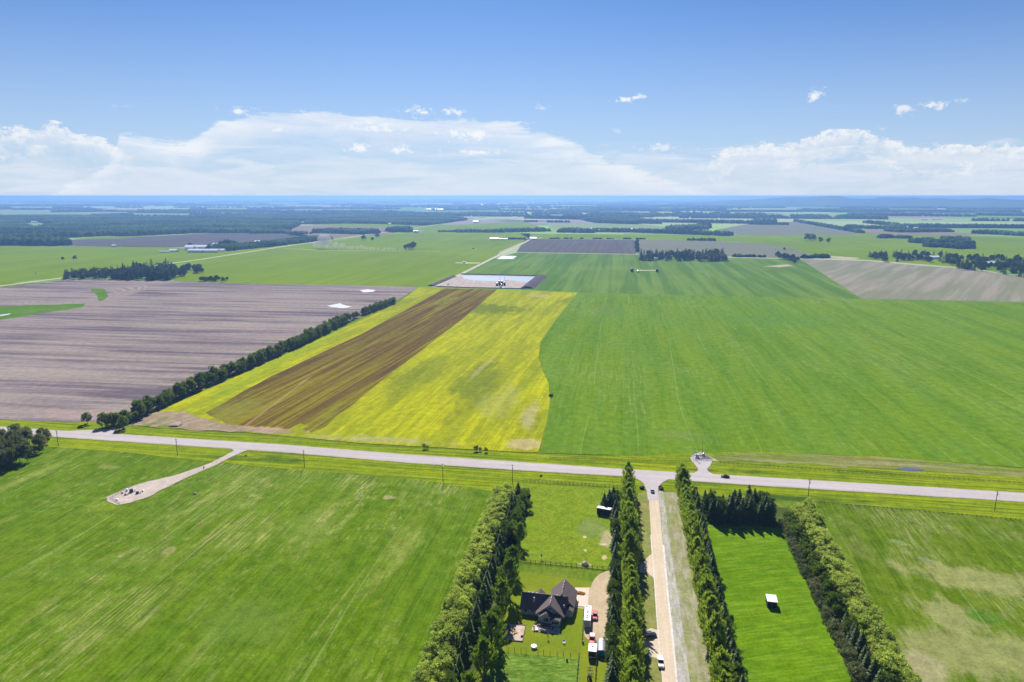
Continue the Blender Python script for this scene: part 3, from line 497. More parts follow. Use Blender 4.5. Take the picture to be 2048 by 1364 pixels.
# lagoon
WATER = water_mat('lagoon_water', (0.24, 0.27, 0.30), 0.25); WATER2 = water_mat('pond_water', (0.62, 0.60, 0.62), 0.25)
ngon('lagoon_floor', [(870, 571), (907, 554), (922, 549.5), (1080, 553), (1052, 577), (940, 575)], zz(11), ground_mat('lagoon_sand', (0.40, 0.32, 0.28), (0.36, 0.30, 0.26), 0, 0.02, rows=[(4, 8, .4, (0.58, 0.5, 0.46))], fine=0.15), 'pink sandy floor of the fenced lagoon', 'ground')
ngon('lagoon_water', [(922, 551), (1076, 553.5), (1057, 566), (1040, 563), (1016, 560), (993, 563), (947, 561), (928, 557)], zz(13), WATER, 'pale blue water filling the back of the lagoon', 'water')
ngon('pond', [(993, 518), (1005, 511.5), (1034, 512), (1026, 518)], zz(12), WATER2, 'small bright square pond beside the gravel road', 'water')
ngon('pond', wavy([(718, 581), (735, 579), (752, 581), (745, 584), (728, 585)], 4, .6, 13), zz(12), WATER2, 'oval puddle of white water near the far edge of the ploughed field', 'water', world=True)
ngon('pond', wavy([(655, 612), (680, 607), (690, 611), (705, 614), (685, 617), (660, 614)], 4, 1.2, 14), zz(12), WATER2, 'ragged pale pond beside the tree belt', 'water', world=True)
ngon('pond', wavy([(0, 630), (22, 627), (18, 630), (0, 633)], 3, .5, 15), zz(12), WATER2, 'thin puddle in the grassy hollow at the left edge', 'water', world=True)
def berm(name, pts, w, h, m, label):
    Pn = [G(*p, 0) for p in pts]; rings = []
    for i, p in enumerate(Pn):
        a = Pn[max(0, i - 1)]; b = Pn[min(len(Pn) - 1, i + 1)]; t = (b - a).normalized(); n = Vector((-t.y, t.x, 0))
        rings.append([p + n * w / 2, p + n * w * .12 + Vector((0, 0, h)), p - n * w * .12 + Vector((0, 0, h)), p - n * w / 2])
    mb = MB(); mb.loft(rings); return tag(mb.build(name, m), label, 'berm', kind='structure')
BERM = ground_mat('berm_soil', (0.13, 0.105, 0.12), (0.10, 0.085, 0.095), 0, 0.05, fine=0.25)
berm('berm', [(862, 572), (884, 563), (907, 553)], 16, 2.5, BERM, 'dark soil bank on the left side of the lagoon')
berm('berm', [(922, 548.5), (1000, 550), (1082, 552.5)], 12, 2, BERM, 'dark soil bank behind the lagoon')
berm('berm', [(1083, 553), (1068, 565), (1054, 577)], 26, 4, BERM, 'dark soil bank on the right side of the lagoon')
berm('berm', [(866, 573), (940, 576), (1052, 578)], 7, 1.5, BERM, 'low dark bank in front of the lagoon')
# compound opposite the lane
ngon('compound_pad', wavy([(1390, 916), (1400, 911), (1415, 912), (1424, 919), (1398, 921)], 3, .2, 16), zz(14), ground_mat('dark_gravel', (0.13, 0.13, 0.16), (0.17, 0.165, 0.19), 0, 0.1, fine=0.2), 'dark gravel pad of the small compound opposite the lane', 'gravel pad', world=True)
# hills on the right of the horizon
HILL = ground_mat('hill_wood', (0.05, 0.09, 0.035), (0.10, 0.14, 0.06), 0, 0.0007, fine=0)
prof = [(1180, -13), (1300, -9), (1400, -5), (1470, -1), (1520, 1.5), (1560, 4.2), (1580, 5.2), (1610, 4.6), (1640, 6.2), (1660, 7.0), (1680, 6.8), (1700, 3.6), (1725, 2.4), (1745, 3.0), (1760, 5.0), (1780, 5.2), (1800, 4.0), (1830, 4.4), (1850, 2.8), (1880, 3.6), (1920, 1.4), (1950, 2.2), (1975, 4.0), (2010, 1.6), (2100, -1), (2300, 1.5), (2500, -4), (2900, -13)]
vs = []; D0 = 12500; rh = random.Random(5)
for x, e in prof:
    d = ray(x, 392); d = Vector((d.x, d.y)).normalized()
    for dd, k in ((-1500, 0.0), (-700, rh.uniform(.1, .25)), (0, rh.uniform(.35, .55)), (500, rh.uniform(.6, .85)), (1100, 1.0), (3600, 0.0)):
        D = D0 + dd; hh = max(0, min(162, CAM_H + (e - 7.0) / FPX * D)) * k
        vs.append((d.x * D, d.y * D, hh - 1))
mb = MB(); fs = []
for i in range(len(prof) - 1):
    for k in range(5): a = i * 6 + k; fs.append((a, a + 6, a + 7, a + 1))
mb.add(vs, fs); tag(mb.build('hills', HILL, smooth=True), 'low wooded blue hills on the right horizon', 'hills', kind='structure')
# air
mb = MB(); mb.box((0, 0, 81), (190000, 190000, 166)); hz = mb.build('haze', bpy.data.materials.new('haze')); tag(hz, 'blue summer haze over the plain', 'haze', kind='stuff')
hm = hz.data.materials[0]; hm.use_nodes = True; T = NT(hm.node_tree); T.n.clear()
pv = T.new('ShaderNodeVolumePrincipled'); pv.inputs['Color'].default_value = (0.26, 0.48, 0.90, 1); pv.inputs['Density'].default_value = 9.5e-5; pv.inputs['Anisotropy'].default_value = 0.4
ho = T.new('ShaderNodeOutputMaterial'); T.l.new(pv.outputs[0], ho.inputs[1])

# ------------------------------------------------------------------ trees
rng = np.random.default_rng(7)
BARK = mat('bark', (0.16, 0.125, 0.09), 0.9, noise=0.3, nscale=2.0)
L_POP = leaf_mat('poplar_leaf', (0.16, 0.25, 0.028), (0.31, 0.42, 0.06), 0.58)
L_WIL = leaf_mat('willow_leaf', (0.25, 0.34, 0.07), (0.48, 0.58, 0.15), 0.55)
L_SPR = leaf_mat('spruce_needle', (0.062, 0.12, 0.026), (0.13, 0.20, 0.045), 0.4)
L_DEC = leaf_mat('dark_leaf', (0.08, 0.145, 0.02), (0.16, 0.24, 0.035), 0.45)
L_BIG = leaf_mat('maple_leaf', (0.115, 0.20, 0.022), (0.23, 0.34, 0.04), 0.5)
L_GREY = leaf_mat('olive_leaf', (0.12, 0.155, 0.07), (0.23, 0.26, 0.13), 0.3)
L_BELT = leaf_mat('belt_leaf', (0.075, 0.13, 0.025), (0.16, 0.22, 0.06), .45)
L_WOOD = bpy.data.materials.new('wood_canopy'); L_WOOD.use_nodes = True; T = NT(L_WOOD.node_tree); _g = T.new('ShaderNodeNewGeometry'); _p = T.vmath('MULTIPLY', _g.outputs['Position'], (.45, 1, 0))
T.l.new(T.mix(T.rng(T.noise(_p, 0.004, 6, 0.7), 0.40, 0.62), (0.010, 0.032, 0.014), (0.075, 0.135, 0.045)), T.n['Principled BSDF'].inputs['Base Color']); T.n['Principled BSDF'].inputs['Roughness'].default_value = 1; T.n['Principled BSDF'].inputs['Specular IOR Level'].default_value = 0
L_FAR = leaf_mat('far_leaf', (0.030, 0.065, 0.018), (0.060, 0.11, 0.030), 0.25)
def leaf_quads(C, A, N_, ln, wd):
    """C centres, A long axes, N_ facing directions -> 4-corner leaves"""
    A = A / np.linalg.norm(A, axis=1)[:, None]; B = np.cross(N_, A); B /= np.linalg.norm(B, axis=1)[:, None] + 1e-9
    l = (ln * rng.uniform(.6, 1.3, len(C)))[:, None] / 2; w = (wd * rng.uniform(.6, 1.3, len(C)))[:, None] / 2
    V = np.stack([C - A * l, C - B * w + A * l * .1, C + A * l * 1.2, C + B * w + A * l * .1], 1).reshape(-1, 3)
    return V, np.arange(len(V)).reshape(-1, 4)
def sph(n): v = rng.normal(size=(n, 3)); return v / np.linalg.norm(v, axis=1)[:, None]
def poplar_crown(H, Rm, n=2300):
    k = 85; t = rng.uniform(0.02, 0.95, k); z0 = 1.0 + t * (H - 1.0) * 0.90; prof = Rm * (1 - t ** 1.25) ** 0.9 * (0.80 + 0.30 * np.sin(t * 3 + .4)) + 0.2
    a = rng.uniform(0, 2 * np.pi, k); L = prof * rng.uniform(.75, 1.15, k); up = rng.uniform(1.0, 1.9, k) * L
    i = rng.integers(0, k, n); s = rng.uniform(.25, 1, n) ** .6
    out = np.stack([np.cos(a[i]), np.sin(a[i]), np.zeros(n)], 1)
    base = np.stack([np.zeros(n), np.zeros(n), z0[i]], 1)
    C = base + out * (L[i] * s)[:, None] + np.array([0, 0, 1.]) * (up[i] * s ** 1.3)[:, None] + rng.normal(0, .28, (n, 3))
    C[:, 2] = np.minimum(C[:, 2], H + rng.normal(0, .3, n)); A = out * .6 + np.array([0, 0, 1.2]) + rng.normal(0, .22, (n, 3))
    return leaf_quads(C, A, out + rng.normal(0, .6, (n, 3)), 1.35, .42)
def lobes_crown(H, Rm, nl, n, z0=.25, lr=1.5, leaf=(.75, .5), upb=.5, flat=1.0):
    d = sph(nl * 2); d = d[d[:, 2] > -0.45][:nl]; nl = len(d); cz = H * (z0 + (1 - z0) * .45)
    Lc = d * np.array([Rm, Rm, (H - cz) * flat]) * rng.uniform(.62, .95, nl)[:, None]; Lc[:, 2] += cz - lr * .3
    i = rng.integers(0, nl, n); s = sph(n); s[:, 2] = np.abs(s[:, 2]) * np.where(rng.random(n) < .8, 1, -1); r = lr * rng.uniform(.6, 1.4, nl)[i]
    C = Lc[i] + s * (r * rng.uniform(.65, 1.05, n))[:, None] * np.array([1, 1, .8])
    C[:, 2] = np.maximum(C[:, 2], .2); A = s + np.array([0, 0, upb]) + rng.normal(0, .5, (n, 3))
    return leaf_quads(C, A, s + rng.normal(0, .5, (n, 3)), *leaf)
def spruce_crown(H, Rm, n=1100, size=1.0):
    t = 1 - rng.uniform(0, 1, n) ** .62; t = np.clip(t, 0, .985); tier = np.round(t * 13 + rng.normal(0, .22, n)) / 13; a = rng.uniform(0, 2 * np.pi, n)
    r = (Rm * (1 - tier) ** .9 * (.86 + .16 * np.sin(a * 5 + tier * 40)) + .12) * rng.uniform(.35, 1.0, n) ** .55
    o = np.stack([np.cos(a), np.sin(a), np.zeros(n)], 1); C = o * r[:, None]; C[:, 2] = .5 + np.clip(tier, 0, 1) * (H - .6) - r * .33 + rng.normal(0, .15, n)
    C[:, 2] = np.maximum(C[:, 2], .15); A = o + np.array([0, 0, -.30]) + rng.normal(0, .22, (n, 3)); V, F = leaf_quads(C, A, np.array([0, 0, 1.]) + o * .5 + rng.normal(0, .35, (n, 3)), 1.05 * size, .5 * size)
    m = 40; a = rng.uniform(0, 6.28, m); z = rng.uniform(.86, 1.0, m) * H; C = np.stack([np.cos(a) * (H - z) * .22, np.sin(a) * (H - z) * .22, z + .1], 1)
    V2, F2 = leaf_quads(C, np.stack([np.cos(a) * .3, np.sin(a) * .3, np.ones(m)], 1), rng.normal(0, 1, (m, 3)), .7 * size, .25 * size)
    return np.concatenate([V, V2]), np.concatenate([F, F2 + len(V)])
def trunk_mesh(H, r, limbs=5, spread=2.0, conifer=False):
    mb = MB(); rnd = random.Random(int(H * 100)); top = H * (.92 if conifer else .8); pts = [Vector((rnd.uniform(-.15, .15) * k, rnd.uniform(-.15, .15) * k, top * k / 4)) for k in range(5)]
    for k in range(4): mb.tube(pts[k], pts[k + 1], r * (1 - k * .22), r * (1 - (k + 1) * .22), 6)
    if not conifer:
        for i in range(limbs):
            z = H * rnd.uniform(.15, .55); a = rnd.uniform(0, 6.28); s = rnd.uniform(.6, 1) * spread
            mb.tube((0, 0, z), (math.cos(a) * s, math.sin(a) * s, z + s * rnd.uniform(.8, 1.6)), r * .4, r * .12, 5)
    return mb
def tree_proto(name, crown, leafm, H, r, spread=2.0, conifer=False):
    """(crown mesh, trunk mesh)"""
    V, F = crown; me = np_mesh('crown', V, F, leafm)
    tb = trunk_mesh(H, r, 5, spread, conifer); tm = bpy.data.meshes.new('trunk'); tm.from_pydata(tb.v, [], tb.f); tm.materials.append(BARK)
    return (name, me, tm, H)
def joined(name, crown, leafm, H, r, conifer=False):
    """small far tree: crown and trunk in one mesh"""
    V, F = crown; tb = trunk_mesh(H, r, 3, 1.0, conifer); me = bpy.data.meshes.new(name)
    me.from_pydata([tuple(map(float, v)) for v in V] + tb.v, [], [tuple(map(int, f)) for f in F] + [tuple(i + len(V) for i in f) for f in tb.f])
    me.materials.append(leafm); me.materials.append(BARK); me.polygons.foreach_set('material_index', [0] * len(F) + [1] * len(tb.f)); me.update()
    return (name, me, None, H)
rnd = random.Random(11)
def plant(proto, x, y, label, cat, group, s=1.0, sz=None):
    name, cm, tm, H = proto; sz = sz or s; rz = rnd.uniform(0, 6.28)
    if tm is None:
        o = bpy.data.objects.new(name, cm); COL.objects.link(o); o.location = (x, y, 0); o.rotation_euler = (0, 0, rz); o.scale = (s, s, sz); return tag(o, label, cat, group)
    e = empty(name, (x, y, 0), rz, label, cat, group); e.scale = (s, s, sz)
    for nm, me in (('crown', cm), ('trunk', tm)):
        c = bpy.data.objects.new(nm, me); COL.objects.link(c); c.parent = e
    return e
POP = [tree_proto('poplar', poplar_crown(21, 4.3, 3000), L_POP, 20, .38, 1.2) for _ in range(4)]
WIL = [tree_proto('willow', lobes_crown(9.5, 3.5, 30, 1700, .12, 1.05, (.7, .42), .6), L_WIL, 7, .3, 2.2) for _ in range(4)]
SPR = [tree_proto('spruce', spruce_crown(12, 3.7, 1300), L_SPR, 12, .2, conifer=True) for _ in range(4)]
BIG = [tree_proto('cottonwood', poplar_crown(19, 4.6, 3000), L_BIG, 19, .5, 3) for _ in range(3)]
DEC = [tree_proto('ash_tree', lobes_crown(8.5, 2.8, 22, 1200, .15, 1.2, (.75, .5), .5), L_DEC, 7, .22, 1.6) for _ in range(3)]
OLV = [tree_proto('grey_shrub', lobes_crown(4.6, 2.3, 20, 800, .05, .9, (.6, .32), .5), L_GREY, 3, .12, 1.2) for _ in range(3)]
BELT = [tree_proto('belt_tree', lobes_crown(11.5, 3.8, 26, 1000, .0, 1.4, (1.4, .6), 1.4), L_BELT, 9, .25, 2.0) for _ in range(4)]
PINE = [tree_proto('pine', lobes_crown(12, 3.1, 24, 1400, .06, 1.15, (.85, .35), 1.0), L_SPR, 10, .22, 1.4) for _ in range(3)]
MIX = SPR + PINE[:2]
FSPR = [joined('conifer', spruce_crown(16, 4.6, 420, 2.0), L_FAR, 16, .25, True) for _ in range(3)]
FDEC = [joined('leafy_tree', lobes_crown(13, 5.0, 16, 420, .08, 2.6, (2.3, 1.6), .6), L_FAR, 10, .35) for _ in range(3)]
FASP = [joined('aspen', lobes_crown(14, 4.2, 18, 700, .08, 2.0, (1.6, .9), .9), leaf_mat('aspen_leaf', (0.085, 0.115, 0.05), (0.19, 0.22, 0.11), .4), 12, .25) for _ in range(3)]
def row(protos, x0, y0, x1, y1, n, jit, label, cat, group, s=(.85, 1.15), skip=None):
    for i in range(n):
        t = (i + .5) / n; x = x0 + (x1 - x0) * t + rnd.uniform(-jit, jit); y = y0 + (y1 - y0) * t + rnd.uniform(-jit, jit)
        if skip and skip(x, y): continue
        k = rnd.uniform(*s); plant(rnd.choice(protos), x, y, label, cat, group, k, k * rnd.uniform(.9, 1.1))
# the lane: poplars with a spruce row behind each
row(POP, 8.3, 178, 8.3, 358, 46, .5, 'tall green poplar in the dense row just left of the gravel lane', 'poplar', 'poplars left of the lane', (.68, 1.04))
row(MIX, 1.8, 172, 2.2, 344, 44, .35, 'dark evergreen in the row between the farm yard and the poplars', 'evergreen', 'evergreens beside the farm yard', (.6, 1.0))
row(POP, 36.8, 176, 36.8, 362, 47, .45, 'tall green poplar in the dense row right of the gravel lane', 'poplar', 'poplars right of the lane', (.66, 1.02))
row(MIX, 42.6, 172, 42.6, 352, 44, .4, 'dark evergreen behind the right poplars, on the edge of the hay paddock', 'evergreen', 'evergreens along the hay paddock', (.70, 1.0))
# spruce block closing the paddock on the road side
for j, yy in enumerate((328, 333.5, 339)):
    row(MIX, 47, yy, 80, yy + 2, 12, 1.7, 'dark evergreen in the block at the road end of the hay paddock', 'evergreen', 'evergreen block at the road end of the paddock', (.78, 1.3))
# western belt
row(WIL, -60, 176, -60.5, 338, 40, .5, 'pale green willow on the crop side of the western belt', 'willow', 'willows of the western belt, crop side', (.8, 1.05))
row(WIL, -55, 174, -56, 341, 40, .6, 'pale green willow on the inner side of the western belt', 'willow', 'willows of the western belt, inner side', (.9, 1.15))
row(MIX, -49.5, 172, -50, 338, 36, .5, 'dark evergreen hidden between the western willows and the cottonwoods', 'evergreen', 'evergreens of the western belt', (.6, 1.0))
row(DEC, -46.5, 290, -47.5, 340, 9, .8, 'dark leafy tree at the road end of the western belt', 'ash tree', 'leafy trees of the western belt', (.9, 1.15))
bigs = [(1040, 1092, 13, 'cottonwood nearest the pasture in the western belt'), (1026, 1150, 15, 'first cottonwood down from the pasture fence'), (1018, 1195, 19, 'tallest cottonwood, spreading beside the house lawn'), (1004, 1232, 17, 'cottonwood just left of the farmhouse'),
        (990, 1282, 15, 'cottonwood above the sandbox'), (984, 1320, 20, 'bright-topped cottonwood left of the sandbox'), (968, 1364, 18, 'shaded cottonwood at the bottom of the western belt'), (940, 1420, 15, 'cottonwood cut by the bottom edge of the photo'), (1030, 1060, 10, 'small cottonwood at the top of the pasture')]
for i, (x, y, h, lb) in enumerate(bigs):
    g = G(x, y); plant(BIG[i % 3], g.x, g.y, lb, 'cottonwood', 'cottonwoods of the western belt', h / 19 * 1.02, h / 19)
# eastern belt
row(OLV, 83.5, 176, 83.5, 330, 44, .5, 'grey-green shrub at the foot of the eastern belt, paddock side', 'shrub', 'grey shrubs of the eastern belt', (.8, 1.2))
row(DEC, 87.5, 250, 87.5, 336, 20, .8, 'dark leafy tree in the middle row of the eastern belt', 'ash tree', 'leafy trees of the eastern belt', (.75, 1.05))
row(MIX, 88, 172, 88, 248, 18, .7, 'dark evergreen in the middle row of the eastern belt', 'evergreen', 'evergreens of the eastern belt', (.6, .95))
row(WIL, 93, 174, 93, 342, 40, .5, 'pale green willow on the inner side of the eastern belt', 'willow', 'willows of the eastern belt, inner side', (.85, 1.1))
row(WIL, 98, 174, 98.5, 344, 40, .5, 'pale green willow on the crop side of the eastern belt', 'willow', 'willows of the eastern belt, crop side', (.8, 1.0))
# pasture trees
for i, (x, y, h, p, lb) in enumerate([(1208, 1018, 9, 1, 'dark spruce directly behind the black-fronted shelter'), (1218, 1014, 10, 1, 'dark spruce behind the right end of the shelter'), (1226, 1012, 11, 1, 'dark spruce between the shelter and the poplars'),
        (1058, 1022, 5, 0, 'small round tree alone near the left side of the pasture'), (1046, 1018, 5, 0, 'small yellowish tree at the edge of the western belt'), (1057, 986, 3.2, 1, 'tiny spruce by the pasture fence near the road')]):
    g = G(x, y); q = SPR[i % 4] if p else DEC[i % 3]; plant(q, g.x, g.y, lb, 'tree', None, h / q[3] * (1.15 if p else .9), h / q[3])
# tree belt beside the yellow field
a = G(252, 850); b = G(790, 607)
def belt_pt(t):
    px = [(205, 857), (262, 843), (330, 808), (420, 768), (500, 733), (600, 690), (700, 640), (745, 622), (790, 606)]
    k = t * (len(px) - 1); i = min(int(k), len(px) - 2); return G(*px[i]).lerp(G(*px[i + 1]), k - i)
L_ = [0]; pts_ = [belt_pt(i / 200) for i in range(201)]
for i in range(200): L_.append(L_[-1] + (pts_[i + 1] - pts_[i]).length)
nb = 250
for i in range(nb):
    s_ = L_[-1] * (i + .5) / nb; j = next(q for q in range(201) if L_[q] >= s_); p = pts_[j]
    if 840 < p.y < 880 and rnd.random() < .75: continue
    k = rnd.uniform(.72, .9) * (1.12 if 430 < p.y < 840 else .95); k *= 1.15 if rnd.random() < .1 else 1
    plant(rnd.choice(BELT), p.x + rnd.uniform(-4, 4), p.y + rnd.uniform(-1, 1), 'dark leafy tree in the long belt between the ploughed and the yellow field', 'belt tree', 'tree belt beside the yellow field', k * .95, k * rnd.uniform(.85, 1.2))
for x, y, h, lb in ((175, 848, 9, 'lone small tree standing left of the belt end'), (248, 858, 10, 'round tree nearest the main road at the belt end'), (238, 852, 9, 'tree just behind the round one at the belt end'), (222, 855, 9, 'left tree of the belt-end clump')):
    g = G(x, y); plant(BELT[1], g.x, g.y, lb, 'tree', None, h / 11, h / 11)
# woodlot at the left edge
wl = 0
for i in range(300):
    x = rnd.uniform(-60, 92); y = rnd.uniform(880, 965)
    if y > 955 - max(0, x) * .55 or y < 880 + abs(x - 40) * .08: continue
    if wl > 58: break
    g = G(x, y); plant(rnd.choice(FASP), g.x, g.y, 'grey-green aspen in the woodlot at the left edge of the photo', 'aspen', 'aspens of the left woodlot', .85, rnd.uniform(.75, 1.0)); wl += 1
# farm groves in the middle distance
def grove(pts, protos, n, label, cat, group, s=(.8, 1.15)):
    """pts: base strip as (x, y near, y far) in the photograph"""
    for i in range(n):
        k = rnd.random() * (len(pts) - 1); j = int(k); f = k - j; x = pts[j][0] + (pts[j + 1][0] - pts[j][0]) * f
        yn = pts[j][1] + (pts[j + 1][1] - pts[j][1]) * f; yf = pts[j][2] + (pts[j + 1][2] - pts[j][2]) * f
        g = G(x, rnd.uniform(yf, yn)); q = rnd.uniform(*s); plant(rnd.choice(protos), g.x, g.y, label, cat, group, q, q * rnd.uniform(.9, 1.15))
grove([(131, 559, 554), (200, 559, 548), (255, 560, 547)], FDEC + FSPR, 80, 'dark leafy tree in the left half of the grove behind the ploughed field', 'tree', 'leafy half of the ploughland grove', (.85, 1.15))
grove([(245, 561, 546), (320, 561, 541), (348, 560, 541)], FSPR + FSPR + FDEC, 95, 'dark pointed tree in the dense right half of the grove behind the ploughed field', 'tree', 'dense half of the ploughland grove', (1.1, 1.6))
grove([(340, 556, 540), (375, 551, 539), (404, 546, 539)], FDEC, 26, 'rounded tree at the right tip of the ploughland grove', 'tree', 'right tip of the ploughland grove', (.8, 1.05))
grove([(402, 564, 562), (425, 564, 560), (455, 564, 560)], FDEC, 13, 'low bushy tree in the small clump on the edge of the ploughed field', 'tree', 'small clump on the ploughland edge', (.5, .75))
grove([(1281, 521, 518), (1288, 521, 518)], FSPR, 3, 'dark spruce at the left gate of the grove behind the striped field', 'spruce', 'gate spruces', (1.4, 1.6))
grove([(1293, 522, 512), (1450, 523, 509)], FSPR + FSPR + FDEC, 125, 'dark spruce in the square grove behind the striped field', 'spruce', 'spruces of the square grove', (1.0, 1.3))
grove([(1400, 523, 519), (1450, 523, 515)], FASP, 16, 'greener leafy tree at the right end of the square grove', 'tree', 'leafy end of the square grove', (1.0, 1.25))
grove([(1272, 507, 482), (1276, 507, 482)], FDEC, 14, 'tree in the cross row between the dark and the grey far fields', 'tree', 'cross row between two far fields', (.8, 1.0))
grove([(1551, 515, 509), (1575, 522, 514), (1599, 531, 521)], FDEC, 20, 'tree in the slanting row at the corner of the pinkish field', 'tree', 'slanting row by the pinkish field', (.7, .95))
grove([(1738, 521, 514), (1790, 526, 509), (1830, 521, 510), (1900, 530, 513)], FDEC + FSPR, 80, 'dark tree round the farmyard behind the pinkish field', 'tree', 'grove of the farmyard behind the pinkish field', (.85, 1.15))
grove([(1900, 537, 518), (1980, 545, 517), (2060, 557, 520)], FDEC + FSPR, 130, 'dark tree in the dense grove at the right edge', 'tree', 'dense grove at the right edge', (.85, 1.15))
for x, y, h, lb in ((812, 500, 16, 'left tree of the round island clump in the far green field'), (819, 500, 20, 'middle tree of the round island clump in the far green field'), (826, 498, 22, 'right tree of the round island clump in the far green field'),
        (728, 481, 20, 'round tree left of the far hedge end'), (755, 475, 18, 'tree beside the highway yard'), (745, 481, 12, 'small tree right of the round far tree'), (1614, 481, 24, 'left tree of the trio clump in the far pasture'), (1625, 482, 24, 'second tree of the trio clump in the far pasture'), (1640, 485, 18, 'middle bush of the far pasture clump'), (1657, 486, 17, 'right round bush of the far pasture clump'),
        (150, 519, 10, 'right one of two lone trees in the left green field'), (126, 520, 8, 'left one of two lone trees in the left green field'), (380, 497, 18, 'tree behind the long white barn'), (1568, 501, 9, 'small lone tree above the slanting row'), (947, 499, 5, 'lone bush in the far green field')):
    g = G(x, y); q = rnd.choice(FDEC); plant(q, g.x, g.y, lb, 'tree', None, h / 13, h / 13)
for i, (x, y, h) in enumerate([(848, 906, 3.5), (855, 907, 2.5), (952, 911, 4), (960, 911, 2.8), (972, 913, 3.2)]):
    g = G(x, y - 8); plant(DEC[i % 3], g.x, g.y, ['left low bush on the verge below the yellow field', 'small bush next to the left verge bush', 'rounded dark bush on the verge', 'small bush beside the rounded verge bush', 'rightmost bush of the verge below the yellow field'][i], 'bush', None, h / 8, h / 8)

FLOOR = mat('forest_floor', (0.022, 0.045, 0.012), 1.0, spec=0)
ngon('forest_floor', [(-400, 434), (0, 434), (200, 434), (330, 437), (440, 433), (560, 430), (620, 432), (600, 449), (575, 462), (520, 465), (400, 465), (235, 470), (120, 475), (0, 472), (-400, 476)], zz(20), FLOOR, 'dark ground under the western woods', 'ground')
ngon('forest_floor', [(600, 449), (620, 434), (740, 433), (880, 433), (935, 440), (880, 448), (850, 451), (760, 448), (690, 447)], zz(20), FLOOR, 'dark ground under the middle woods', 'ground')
for _pts in ([(-50, 464), (70, 463), (110, 466), (0, 468)], [(150, 441), (260, 440), (300, 442.5), (180, 443)], [(300, 447), (360, 446), (380, 448), (310, 449)], [(480, 443), (560, 441), (570, 443), (490, 445)], [(180, 456), (240, 455), (250, 457), (190, 458.5)], [(340, 437), (440, 437), (440, 440), (340, 440)], [(420, 456), (480, 454), (480, 459), (425, 460)]):
    ngon('crop_field', _pts, zz(30), F_PALEFAR, 'pale clearing among the western woods')
